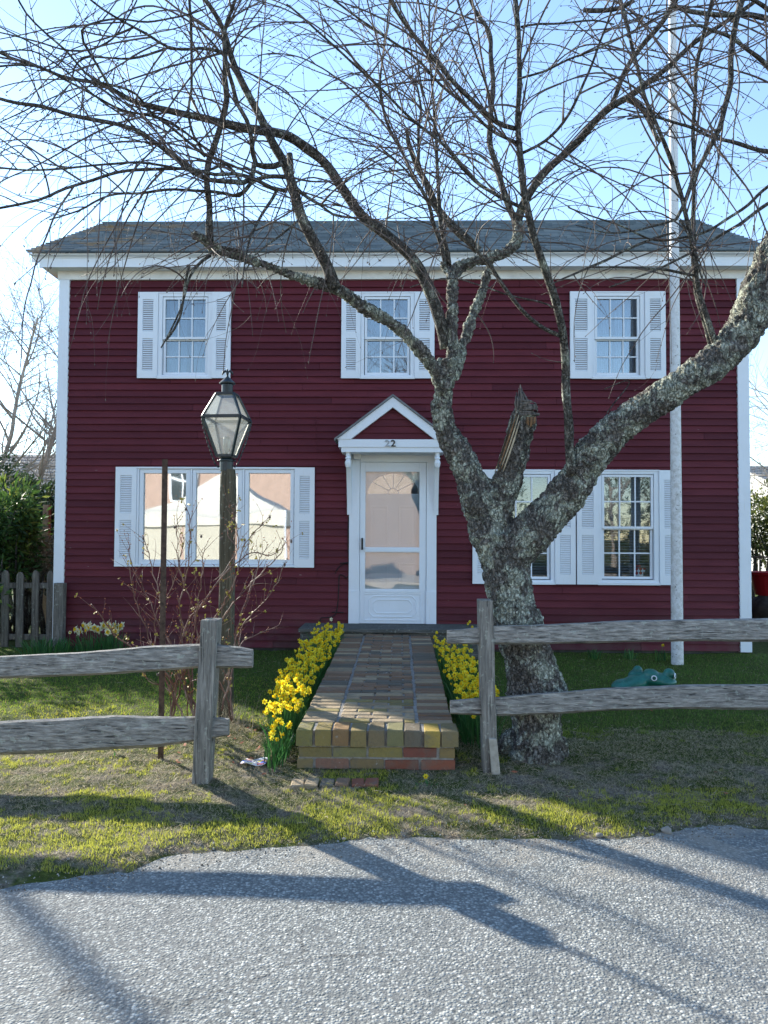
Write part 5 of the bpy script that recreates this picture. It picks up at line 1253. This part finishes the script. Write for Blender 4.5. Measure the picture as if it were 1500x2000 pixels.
for rows, w0, w1 in CN:
    rows = [(rows[0][0]+r4.uniform(-25, 25), rows[0][1]+r4.uniform(-6, 10))]+rows[1:]; c = crom(cane(rows, Yb+r4.uniform(-.25, .25), Yb+r4.uniform(-.35, .35), w0, w1), .04); ph = r4.uniform(0, 99)
    c = [(p+Vector((noise.noise(Vector((i*.5, ph, 0))), noise.noise(Vector((i*.5, ph, 5))), 0))*.02, r) for i, (p, r) in enumerate(c)]
    cm.tube([p for p, _ in c], [r for _, r in c], 6)
    for i in range(5, len(c), 1):
        if r4.random() < .85:
            p, r = c[i]; d = (c[i][0]-c[i-2][0]).normalized(); side = Quaternion(d, r4.uniform(0, 6.28)) @ d.orthogonal().normalized()
            tr_r = r4; q = grow(p, (d*.7+side*.7+Vector((0, 0, .35))).normalized(), r4.uniform(.05, .26), min(r*.7, .0028), -.5, .5, 2); cm.tube([a for a, _ in q], [b_ for _, b_ in q], 4)
            for j in range(1, len(q)):
                if r4.random() < .55:
                    e = q[j][0]; k = Vector((r4.gauss(0, 1), r4.gauss(0, 1), r4.gauss(.6, 1))).normalized()*r4.uniform(.008, .018); bd.tube([e, e+k*.6, e+k], [.0015, .004, .0005], 4)
                if r4.random() < .10:
                    e = q[j][0]
                    for _ in range(3):
                        k = Vector((r4.gauss(0, 1), r4.gauss(0, 1), r4.gauss(0, 1))).normalized()*.022; k2 = k.orthogonal().normalized()*.009; lf.add([e, e+k*.5+k2, e+k, e+k*.5-k2], [(0, 1, 2, 3)])
cm.build('cane', 'rose_cane', bush, smooth=True); tag(bd.build('bud', 'rose_bud', bush), kind='stuff'); tag(lf.build('leaf', 'rose_leaf', bush), kind='stuff')
for px, py in ((280,1052),(393,1048),(527,1010),(432,1052),(569,1058),(363,995),(455,988),(341,1030),(556,1103),(308,1318)):
    rh = MB(); p = at(px, py, Yb-.1); rh.lathe([(.002, -.012), (.008, -.006), (.009, .004), (.004, .010)], p, 8)
    for k in range(5):
        a = k*1.256; rh.tube([p+Vector((0, 0, .008)), p+Vector((math.cos(a)*.018, math.sin(a)*.018, .018))], [.0022, .0006], 3)
    rh.build('rose_hip', 'twig_bark', bush)
# the brush of dry stems at the foot of the lamp
mb = MB(); tr_r = random.Random(9)
for _ in range(150):
    a = tr_r.uniform(0, 6.28); p = Vector((b.x*0+at(450, 1440, YLP-.35).x+tr_r.gauss(0, .13), YLP-.42+tr_r.gauss(0, .15), .06)); q = grow(p, Vector((tr_r.gauss(0, .5), tr_r.gauss(0, .5), 1)).normalized(), tr_r.uniform(.10, .34), .0016, 1.5, .4, 1); mb.tube([v for v, _ in q], [r for _, r in q], 3)
tag(mb.build('dry_stalks', 'straw'), 'tangle of dry dead stalks at the foot of the lamp post', 'dead plant', kind=None)

# ------------------------------------------------------------------ daffodils
def flower_mb(white, sd):
    r_ = random.Random(sd); mb = MB(); R1 = .030 if not white else .030
    for k in range(6):
        a = k*math.pi/3+r_.uniform(-.1, .1); w_ = .0125; u = Vector((math.cos(a), math.sin(a), 0)); v = Vector((-math.sin(a), math.cos(a), 0)); bend = r_.uniform(-.006, .004)
        pts = [u*.004, u*R1*.5+v*w_*.9+Vector((0, 0, .003)), u*R1+Vector((0, 0, bend)), u*R1*.5-v*w_*.9+Vector((0, 0, .003))]
        mb.add(pts, [(0, 1, 2, 3)], r_.uniform(.0, 1))
    n = 8; vs = []
    L = .024 if not white else .010
    for i, (r, z) in enumerate(((.006, 0), (.0085, L*.5), (.0095, L*.8), (.0135, L))):
        for j in range(n): a = 2*math.pi*j/n; rr = r*(1+(.15 if i == 3 and j % 2 else 0)); vs.append((rr*math.cos(a), rr*math.sin(a), z))
    mb.add(vs, [(i*n+j, i*n+(j+1) % n, (i+1)*n+(j+1) % n, (i+1)*n+j) for i in range(3) for j in range(n)], r_.random(), mi=1)
    return mb
FM = [flower_mb(False, i).build('flower', ['petal_yellow', 'trumpet_yellow']) for i in range(4)]; FW = [flower_mb(True, i+9).build('flower', ['petal_white', 'trumpet_yellow']) for i in range(2)]
fmesh = [o.data for o in FM]; wmesh = [o.data for o in FW]
for o in FM+FW: bpy.data.objects.remove(o)
def clump(x, y, z, rx, ry, nf, nl, h, label, group, white=False, seed=0, name='daffodil_clump', fs=1.0, face=None):
    r_ = random.Random(seed); root = empty(name, (x, y, z), label, 'daffodils', group)
    mb = MB()
    for _ in range(nl):
        a = r_.uniform(0, 6.28); q = math.sqrt(r_.random()); p = Vector((x+rx*.9*q*math.cos(a), y+ry*q*math.sin(a), z-.02)); hh = h*r_.uniform(.6, 1.0)
        lean = Vector(((p.x-x)*.7+r_.gauss(0, .12)*hh*2, (p.y-y)*.3+r_.gauss(0, .10)*hh*2, 0))*.6; wv = Vector((math.cos(r_.uniform(0, 6.28)), math.sin(r_.uniform(0, 6.28)), 0)); wv = wv*.005; t = r_.random(); vs = []
        n = 5
        for i in range(n+1):
            k = i/n; c = p+Vector((0, 0, hh*k*(1-.10*k)))+lean*k*k; ww = wv*(1-.15*k if i < n else .15); vs += [c-ww, c+ww]
        mb.add(vs, [(2*i, 2*i+1, 2*i+3, 2*i+2) for i in range(n)], t*.6+.25*r_.random())
    pos = []
    for i in range(nf):
        a = r_.uniform(0, 6.28); q = math.sqrt(r_.random()); fx, fy = x+rx*q*math.cos(a)*1.1, y+ry*q*math.sin(a); hh = h*r_.uniform(.86, 1.14)
        if not white and i % 5 == 4: hh *= .8
        base = Vector((x+(fx-x)*.6, fy, z-.02)); top = Vector((fx, fy, z+hh)); az = r_.gauss(-math.pi/2 if face is None else face, 1.1); dr = Vector((math.cos(az), math.sin(az), r_.uniform(-.25, .25))).normalized()
        neck = top-dr*.02+Vector((0, 0, -.002)); mb.tube([base, base.lerp(neck, .55)+Vector((r_.gauss(0, .006), 0, 0)), neck, top], [.0024, .0022, .002, .0022], 4, tint=.5); pos.append((top, dr))
    mb.build('foliage', 'daffodil_leaf', root)
    for i, (tp_, dr) in enumerate(pos):
        me = (wmesh if white else fmesh)[i % (2 if white else 4)]; o = bpy.data.objects.new('flower', me); COL.objects.link(o); o.parent = root; o.matrix_parent_inverse = Matrix.Translation(-root.location)
        o.location = tp_; o.rotation_euler = (dr.to_track_quat('Z', 'Y') @ Quaternion((0, 0, 1), r_.uniform(0, 6))).to_euler(); s2 = r_.uniform(.60, .92)*fs; o.scale = (s2, s2, s2)
    return root
ords = ['nearest the road', 'second from the road', 'third from the road', 'fourth from the road', 'fifth from the road', 'sixth from the road', 'seventh from the road', 'eighth from the road', 'nearest the doorstep']
yy = [5.22, 5.62, 6.02, 6.45, 6.9, 7.4, 7.9, 8.4, 8.85]
for i, y in enumerate(yy):
    nf = [14, 42, 60, 66, 60, 56, 54, 50, 44][i]; x = PX0-[.155, .17, .18, .19, .19, .18, .17, .155, .14][i]
    clump(x, y, gz(x, y), [.085, .12, .14, .155, .16, .165, .17, .17, .16][i], .24, nf, 80, [.22, .29, .33, .35, .36, .36, .37, .38, .40][i], 'yellow daffodil clump left of the brick walk, '+ords[i], 'yellow daffodil clumps lining the left of the walk', seed=i+30)
yy2 = [5.75, 6.1, 6.5, 7.0, 7.5, 8.0, 8.6]; ords2 = ords[:6]+['nearest the doorstep']
for i, y in enumerate(yy2):
    x = PX1+[.23, .23, .22, .20, .18, .16, .14][i]
    clump(x, y, gz(x, y), .16, .22, [48, 58, 54, 50, 44, 38, 24][i], 70, [.33, .34, .35, .36, .36, .36, .36][i], 'yellow daffodil clump right of the brick walk, '+ords2[i], 'yellow daffodil clumps lining the right of the walk', seed=i+60)
def single(px, py, Y, label, n=2, h=None, white=False, seed=1, nl=8, rx=.05):
    p = at(px, py, Y); z = gz(p.x, Y); clump(p.x, Y, z, rx, .05, n, nl, (p.z-z) if h is None else h, label, None, white, seed, 'daffodil_plant')
q = G(855, 1530, .05); single(836, 1520, q.y, 'low single yellow daffodil in the turf before the right end of the walk', 1, .05, seed=3, nl=16, rx=.07)
q = G(222, 1478, .05); single(222, 1464, q.y, 'tiny yellow daffodil alone under the left fence', 1, .05, seed=4, nl=5, rx=.02)
single(903, 1221, 9.0, 'taller yellow daffodils standing by the right side of the doorstep', 3, seed=5, rx=.12)
single(641, 1215, 9.0, 'pale single daffodil rising at the left side of the doorstep', 1, white=True, seed=6)
single(1294, 1259, 9.3, 'single yellow daffodil against the house wall left of the white pole', 1, seed=7, nl=14, rx=.10)
single(421, 1233, 9.2, 'yellow daffodils seen behind the left fence post, by the wall', 2, seed=8, nl=14); single(461, 1237, 9.2, 'yellow daffodils right of the lamp post, by the house wall', 3, seed=9, nl=14, rx=.07)
for i, px in enumerate((1160, 1228)):
    p = at(px, 1270, 9.45); clump(p.x, 9.45, gz(p.x, 9.45), .08, .06, 0, 26, .17, ['flowerless daffodil leaves at the wall behind the tree, left of the pair', 'flowerless daffodil leaves at the wall midway between tree and white pole'][i], None, seed=90+i, name='daffodil_plant')
# white daffodils by the corner
for i, (px, nf, w_, lab) in enumerate(((180, 15, .20, 'white daffodils with yellow cups in the left part of the clump by the house corner'), (222, 16, .18, 'white daffodils with yellow cups in the right part of the clump by the house corner'))):
    p = at(px, 1240, 9.3); clump(p.x, 9.3, gz(p.x, 9.3), w_, .12, nf, 110, [.32, .35][i], lab, 'white daffodil clumps by the house corner', True, 70+i, fs=2.4)
p = at(85, 1250, 9.3); clump(p.x, 9.3, gz(p.x, 9.3), .30, .12, 0, 170, .27, 'wide clump of flowerless dark daffodil leaves before the picket fence', None, True, 75)
p = at(132, 1240, 9.3); clump(p.x, 9.3, gz(p.x, 9.3), .10, .08, 1, 40, .27, 'daffodil leaves with one drooping pale flower at the house corner', None, True, 76)
# ------------------------------------------------------------------ picket fence at the left
YP = 10.0
pf = empty('picket_fence', (at(60, 1280, YP).x, YP, .1), 'weathered grey wooden picket fence joining the left corner of the house', 'fence')
zt_ = at(60, 1118, YP).z
for i, (a, b_) in enumerate(((-55, -42), (-28, -14), (2, 16), (31, 45), (62, 75), (90, 103))):
    xa, xb = at(a, 1200, YP).x, at(b_, 1200, YP).x; mb = MB(); t = zt_+rnd.uniform(-.02, .03); l = rnd.uniform(-.01, .01); m_ = (xa+xb)/2
    mb.prism([(xa, .05), (xb, .05), (xb+l, t-.05), (xb-.022+l, t-.012), (m_+.012+l, t), (m_-.012+l, t), (xa+.022+l, t-.012), (xa+l, t-.05)], YP, YP+.03); mb.build('picket', 'picket_wood', pf, bevel=.003, recalc=True)
for py in (1144, 1245):
    mb = MB(); z = at(60, py, YP).z; mb.box(at(-80, py, YP).x, at(104, py, YP).x, YP+.032, YP+.075, z-.035, z+.035); mb.build('rail', 'picket_wood', pf, bevel=.003)
mb = MB(); mb.box(at(103.5, 1200, 9.72).x, at(122.5, 1200, 9.72).x, 9.72, 9.82, .05, at(112, 1139, 9.72).z); mb.build('post', 'picket_wood', pf, bevel=.005)
# post behind
mb = MB(); mb.box(at(83, 1000, 12).x, at(95, 1000, 12).x, 12, 12.1, .1, at(89, 986, 12).z); tag(mb.build('timber_post', simple('orange_wood', (.33, .22, .14), .8, .2, .3, 20), bevel=.01), 'square orange brown timber post among the shrubs left of the house', 'post')

# ------------------------------------------------------------------ shrubs
def foliage(name, label, cat, blobs, n, size, mat, group=None, aspect=.38, stems=True, seed=0, trunk_h=None):
    """blobs: (x,y,z,rx,ry,rz) ; leaves gathered in clumps through the volume"""
    r_ = random.Random(seed); cxy = blobs[0]; root = empty(name, (cxy[0], cxy[1], .1), label, cat, group); mb = MB()
    vol = [b[3]*b[4]*b[5] for b in blobs]; tv = sum(vol)
    for bl_, v in zip(blobs, vol):
        nc_ = max(6, int(n*v/tv/26))
        for _ in range(nc_):
            a = r_.uniform(0, 6.28); ct = r_.uniform(-1, 1); s_ = math.sqrt(1-ct*ct); q = r_.uniform(.45, 1.08)
            dr = Vector((s_*math.cos(a), s_*math.sin(a), ct)); c = Vector((bl_[0]+dr.x*bl_[3]*q, bl_[1]+dr.y*bl_[4]*q, bl_[2]+dr.z*bl_[5]*q)); cl = size*r_.uniform(1.0, 2.4)
            if c.z < .1: continue
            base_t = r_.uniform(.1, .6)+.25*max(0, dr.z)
            for _ in range(26):
                d = Vector((r_.gauss(0, 1), r_.gauss(0, 1), r_.gauss(.25, 1))).normalized(); p = c+d*cl*r_.uniform(.1, 1); L = size*r_.uniform(.6, 1.2)
                d2 = (d+dr*.5+Vector((0, 0, r_.uniform(-.4, .3)))).normalized(); sd_ = d2.cross(Vector((r_.gauss(0, 1), r_.gauss(0, 1), r_.gauss(0, 1)))).normalized()*L*aspect*.5
                e = p+d2*L; m_ = p+d2*L*.5
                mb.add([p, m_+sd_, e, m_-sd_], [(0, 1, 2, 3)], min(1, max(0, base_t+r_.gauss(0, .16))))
    mb.build('foliage', mat, root)
    if stems:
        st = MB()
        for bl_ in blobs:
            for _ in range(5):
                p = Vector((bl_[0]+r_.gauss(0, .08), bl_[1]+r_.gauss(0, .08), .05)); e = Vector((bl_[0]+r_.gauss(0, .5)*bl_[3], bl_[1]+r_.gauss(0, .5)*bl_[4], bl_[2]+r_.uniform(0, .5)*bl_[5])); st.tube([p, p.lerp(e, .5)+Vector((r_.gauss(0, .06), r_.gauss(0, .06), 0)), e], [.03, .02, .008], 6)
        st.build('stem', 'branch_bark', root, smooth=True)
    return root
def B(px, py, Y, rx, rz, ry=None): p = at(px, py, Y); return (p.x, Y, p.z, rx, ry or rx, rz)
foliage('rhododendron', 'broad leaved green rhododendron at the left edge behind the picket fence', 'shrub', [B(5, 1010, 10.7, .5, .42), B(-40, 1060, 10.8, .6, .6), B(35, 1060, 10.9, .32, .35), B(10, 1100, 10.6, .35, .3)], 7500, .12, 'leaf_glossy', seed=1, aspect=.30)
foliage('evergreen_shrub', 'dark green evergreen shrub beside the left corner of the house', 'shrub', [B(85, 985, 12.6, .36, .36), B(95, 1030, 12.4, .38, .5), B(55, 1010, 12.9, .4, .45), B(48, 965, 13.2, .35, .25)], 8500, .07, 'leaf_conifer', seed=2, aspect=.45)
foliage('dusty_shrub', 'dusty grey green small leaved shrub low behind the picket fence', 'shrub', [B(72, 1085, 11.2, .38, .30), B(95, 1120, 11.0, .22, .30), B(50, 1120, 11.2, .34, .25)], 5500, .05, 'leaf_dusty', seed=3, aspect=.5)
foliage('yew_hedge', 'tall dark hedge at the far left behind the shrubs', 'hedge', [B(10, 965, 14.5, .5, .35), B(-60, 970, 14, .9, .9), B(30, 1000, 14.2, .6, .45)], 7000, .08, 'leaf_conifer', seed=4, aspect=.45)
# hedge along the side yard, out of frame: its shade falls on the left lawn
foliage('side_hedge', 'tall hedge along the left side of the front yard', 'hedge', [(-5.6, 9.4, .95, .7, .6, .95), (-6.6, 8.8, 1.0, .8, .7, 1.0), (-7.4, 8.2, .9, .8, .7, .95)], 6000, .10, 'leaf_glossy', seed=5, aspect=.45)
# right side: shrub, planter, rock, wire fence
foliage('yellow_green_shrub', 'yellow green leafy shrub beyond the right corner of the house', 'shrub', [B(1490, 1030, 13.2, .45, .5), B(1520, 1010, 13.5, .6, .6), B(1545, 1050, 13, .6, .6), B(1478, 1062, 13.0, .3, .3)], 6500, .075, 'leaf_yellow', seed=6, aspect=.45)
YQ = 11.0; pc = at(1500, 1160, YQ); zt_ = at(1500, 1117, YQ).z; zb = at(1500, 1162, YQ).z; rp_ = .34
mb = MB(); mb.lathe([(.20, zb), (.25, zb), (.31, zt_-.04), (.335, zt_-.035), (.34, zt_), (.30, zt_), (.28, zt_-.06), (.0, zt_-.06)], (at(1512, 1140, YQ).x, YQ, 0), 28); tag(mb.build('planter', 'pot_red', smooth=False), 'round glossy red planter beyond the right corner of the house', 'planter')
mb = MB(); px_ = at(1512, 1140, YQ).x; n, k = 18, 9; vs = []
for i in range(k+1):
    th = math.pi*i/k
    for j in range(n):
        a = 2*math.pi*j/n; v = Vector((math.sin(th)*math.cos(a)*.36, math.sin(th)*math.sin(a)*.34, math.cos(th)*.26)); v *= 1+.25*noise.noise(v*5); vs.append(Vector((px_, YQ, zb-.22))+v)
mb.add(vs, [(i*n+j, i*n+(j+1) % n, (i+1)*n+(j+1) % n, (i+1)*n+j) for i in range(k) for j in range(n)]); simple('dark_rock', (.06, .055, .05), .9, .1, .5, 9, bumps=1)
tag(mb.build('boulder', 'dark_rock', smooth=True), 'dark rough boulder carrying the red planter at the right edge', 'rock')
wf = empty('wire_fence', (at(1490, 1110, 12).x, 12, .1), 'low wire mesh fence behind the red planter', 'fence'); mb = MB(); xa, xb = at(1440, 1100, 12).x, at(1640, 1100, 12).x; za, zb_ = .1, at(1480, 1088, 12).z
mb.tube([(xa, 12, zb_), (xb, 12, zb_)], .014, 6)
for i in range(26): x = xa+(xb-xa)*i/25; mb.tube([(x, 12, za), (x, 12, zb_)], .004 if i % 8 else .018, 5)
for i in range(6): z = za+(zb_-za)*(i+.5)/6; mb.tube([(xa, 12.004, z), (xb, 12.004, z)], .003, 4)
mb.build('mesh_panel', 'iron', wf)
# neighbouring buildings
def gable_house(name, x0, x1, y0, y1, zw, zr, wallm, roofm, label, ridge='x'):
    root = empty(name, ((x0+x1)/2, y0, .1), label, 'house'); mb = MB(); mb.box(x0, x1, y0, y1, 0, zw); ym = (y0+y1)/2
    if ridge == 'x':
        mb.prism([(y0, zw), (y1, zw), (ym, zr)], x0, x1, 'x')
    mb.build('wall', wallm, root, recalc=True); mb = MB()
    for a, b_ in ((y0-.3, ym), (y1+.3, ym)):
        k = (zr-zw)/(ym-y0); za = zw-.3*k; n = 16
        for i in range(n):
            t0, t1 = i/n, (i+1)/n+.01; ya, yb = a+(b_-a)*t0, a+(b_-a)*min(1, t1); zz0, zz1 = za+(zr-za)*t0+.05, za+(zr-za)*min(1, t1)+.03
            mb.add([(x0-.3, ya, zz0), (x1+.3, ya, zz0), (x1+.3, yb, zz1), (x0-.3, yb, zz1), (x0-.3, ya, zz0-.03), (x1+.3, ya, zz0-.03)], [(0, 1, 2, 3) if a < b_ else (3, 2, 1, 0), (4, 5, 1, 0)], rnd.random())
    mb.build('roof', roofm, root)
    mb = MB(); nw = 3
    for i in range(nw):
        x = x0+(x1-x0)*(i+.5)/nw; mb.box(x-.45, x+.45, y0-.05, y0-.002, zw*.45, zw*.85)
    mb.build('window', 'white', root); mb = MB()
    for i in range(nw):
        x = x0+(x1-x0)*(i+.5)/nw; mb.box(x-.37, x+.37, y0-.06, y0-.052, zw*.48, zw*.82)
    mb.build('pane', 'dark_pane', root); return root
pl = at(0, 882, 30); p2 = at(112, 960, 24)
gable_house('neighbor_house', pl.x-9, at(150, 905, 30).x, 25, 35, at(60, 985, 25).z, at(60, 890, 30).z, 'pale_wall', 'gray_roof', 'neighbouring house with a weathered grey roof behind the left shrubs')
gable_house('neighbor_house', at(1440, 920, 26).x, at(1440, 920, 26).x+8, 22, 29, at(1480, 960, 22).z, at(1480, 912, 25.5).z, 'pale_wall', 'gray_roof', 'small pale outbuilding with a grey roof behind the shrub at the right edge')
# ------------------------------------------------------------------ bare background trees
def bare_tree(x, y, H_, label, seed, mat='far_twig', lean=0, group='bare trees behind the house', dens=1.0):
    global tr_r
    tr_r = random.Random(seed); root = empty('bare_tree', (x, y, .1), label, 'tree', group); tk = MB(); tw = MB()
    r0 = .007*H_+.02; c = [(Vector((x, y, 0)), r0)]; p = Vector((x, y, 0)); d = Vector((lean, 0, 1)).normalized()
    main = grow(p, d, H_*.75, r0, -.05, .10, 0); tk.tube([a for a, _ in main], [b_ for _, b_ in main], 9)
    l1 = []
    n = len(main)
    for i in range(int(n*.22), n):
        if tr_r.random() < .16*dens*14/ max(8, H_*1.3):
            a = tr_r.uniform(0, 6.28); t = i/n; q = grow(main[i][0], Vector((math.cos(a), math.sin(a)*.8, tr_r.uniform(.4, 1.1))).normalized(), H_*tr_r.uniform(.25, .45)*(1.1-t*.5), main[i][1]*.55, -.06, .12, 1); l1.append(q); tk.tube([v for v, _ in q], [r for _, r in q], 6)
    l2 = []
    for q in l1+[main]:
        for i in range(int(len(q)*.25), len(q), 3):
            if tr_r.random() < .55*dens:
                d = (q[i][0]-q[i-1][0]).normalized(); s_ = Quaternion(d, tr_r.uniform(0, 6.28)) @ d.orthogonal().normalized(); u = grow(q[i][0], (d*.8+s_*.8).normalized(), H_*tr_r.uniform(.08, .20), max(.008, q[i][1]*.45), .0, .2, 1); l2.append(u); tw.tube([v for v, _ in u], [r for _, r in u], 4, cap=False)
    for q in l2:
        for i in range(2, len(q), 2):
            if tr_r.random() < .75*dens:
                d = (q[i][0]-q[i-1][0]).normalized(); s_ = Quaternion(d, tr_r.uniform(0, 6.28)) @ d.orthogonal().normalized(); u = grow(q[i][0], (d*.7+s_*.8).normalized(), tr_r.uniform(.25, .8), .005, .3, .3, 1)[::2]; tw.tube([v for v, _ in u], [r for _, r in u], 3, cap=False)
    tk.build('trunk', mat, root, smooth=True); tw.build('crown', mat, root)
q = at(35, 1000, 17); bare_tree(q.x, 17, 8.6, 'bare tree with a bent grey trunk left of the house, the nearer one', 3, lean=.06, dens=1.35)
q = at(-60, 1000, 21); bare_tree(q.x, 21, 10.5, 'tall bare tree at the left edge of the picture', 8, lean=.10, dens=1.3)
q = at(1530, 1000, 15.5); bare_tree(q.x, 15.5, 6.2, 'bare brownish tree beyond the right corner of the house', 5, lean=-.12)
q = at(1620, 1000, 20); bare_tree(q.x, 20, 8, 'farther bare tree at the right edge beyond the corner board', 12, lean=-.15)
# utility pole outside the left edge
mb = MB(); mb.tube([(-7.5, 9.17, 0), (-7.5, 9.17, 8.2)], [.055, .045], 12)
tag(mb.build('utility_pole', 'picket_wood'), 'slim round wooden pole at the far left of the yard', 'pole')

# ------------------------------------------------------------------ across the street (seen in the window glass)
tent = empty('canopy_tent', (-5.6, -7.5, 0), 'cream peaked canopy tent across the street', 'tent'); mb = MB(); cx, cy, hw_ = -6.3, -8.0, 2.6
def tq(a, b_, z): return (cx+a*hw_, cy+b_*hw_, z)
n = 8
for (ax, ay), (bx, by) in (((-1, -1), (1, -1)), ((1, -1), (1, 1)), ((1, 1), (-1, 1)), ((-1, 1), (-1, -1))):
    vs = []
    for i in range(n+1):
        t = i/n; z = 2.35+1.7*(t**1.5); k = 1-t; vs += [tq(ax*k, ay*k, z), tq(bx*k, by*k, z)]
    mb.add(vs, [(2*i, 2*i+1, 2*i+3, 2*i+2) for i in range(n)]); mb.add([tq(ax, ay, 2.0), tq(bx, by, 2.0), tq(bx, by, 2.35), tq(ax, ay, 2.35)], [(0, 1, 2, 3)])
mb.build('canopy', 'canopy_cloth', tent)
mb = MB()
for a in (-1, -.34, .34):
    mb.add([tq(a+.02, .96, .05), tq(a+.64, .96, .05), tq(a+.64, .96, 2.1), tq(a+.02, .96, 2.1)], [(0, 1, 2, 3)])
mb.build('side_wall', 'cream_wall', tent)
mb = MB()
for a in (-1, 1):
    for b_ in (-1, 1): mb.tube([tq(a, b_, 0), tq(a, b_, 2.35)], .03, 8)
mb.build('leg', 'white', tent)
bd = empty('shop_building', (-4, -14, 0), 'terracotta coloured building across the street', 'building'); mb = MB(); mb.box(-16, 3.2, -22, -14, 0, 6.2); mb.build('wall', 'terracotta_wall', bd)
mb = MB(); mb.prism([(-22.3, 6.2), (-13.6, 6.2), (-18, 8.6)], -16.3, 3.5, 'x'); mb.build('roof', 'gray_roof', bd, recalc=True)
for i, x in enumerate((-13.5, -10.2)):
    mb = MB(); frame_rect(mb, (x, x+1.3, 3.2, 5.0), (x+.1, x+1.2, 3.3, 4.9), -14, -13.92); mb.box(x+.62, x+.68, -13.98, -13.93, 3.3, 4.9); mb.box(x+.1, x+1.2, -13.98, -13.94, 4.07, 4.13); mb.build('window', 'white', bd)
    mb = MB(); mb.box(x+.1, x+1.2, -13.995, -13.985, 3.3, 4.9); mb.build('pane', 'dark_pane', bd)

foliage('sky_block_hedge', 'unseen dark evergreen mass added to block low sky in window reflections', 'hedge', [(4.6, -15.5, 2.0, 1.6, 1.0, 2.6), (7.5, -15.2, 1.8, 2.0, 1.0, 2.2), (10.5, -15.4, 2.2, 2.2, 1.0, 3.0), (14, -15.5, 2, 2.6, 1.0, 2.4)], 9000, .22, 'leaf_conifer', seed=15)  # added out of view to keep bright low sky off the right windows
bare_tree(8.5, -11, 9, 'bare tree across the street to the right', 31, group=None, dens=.7)
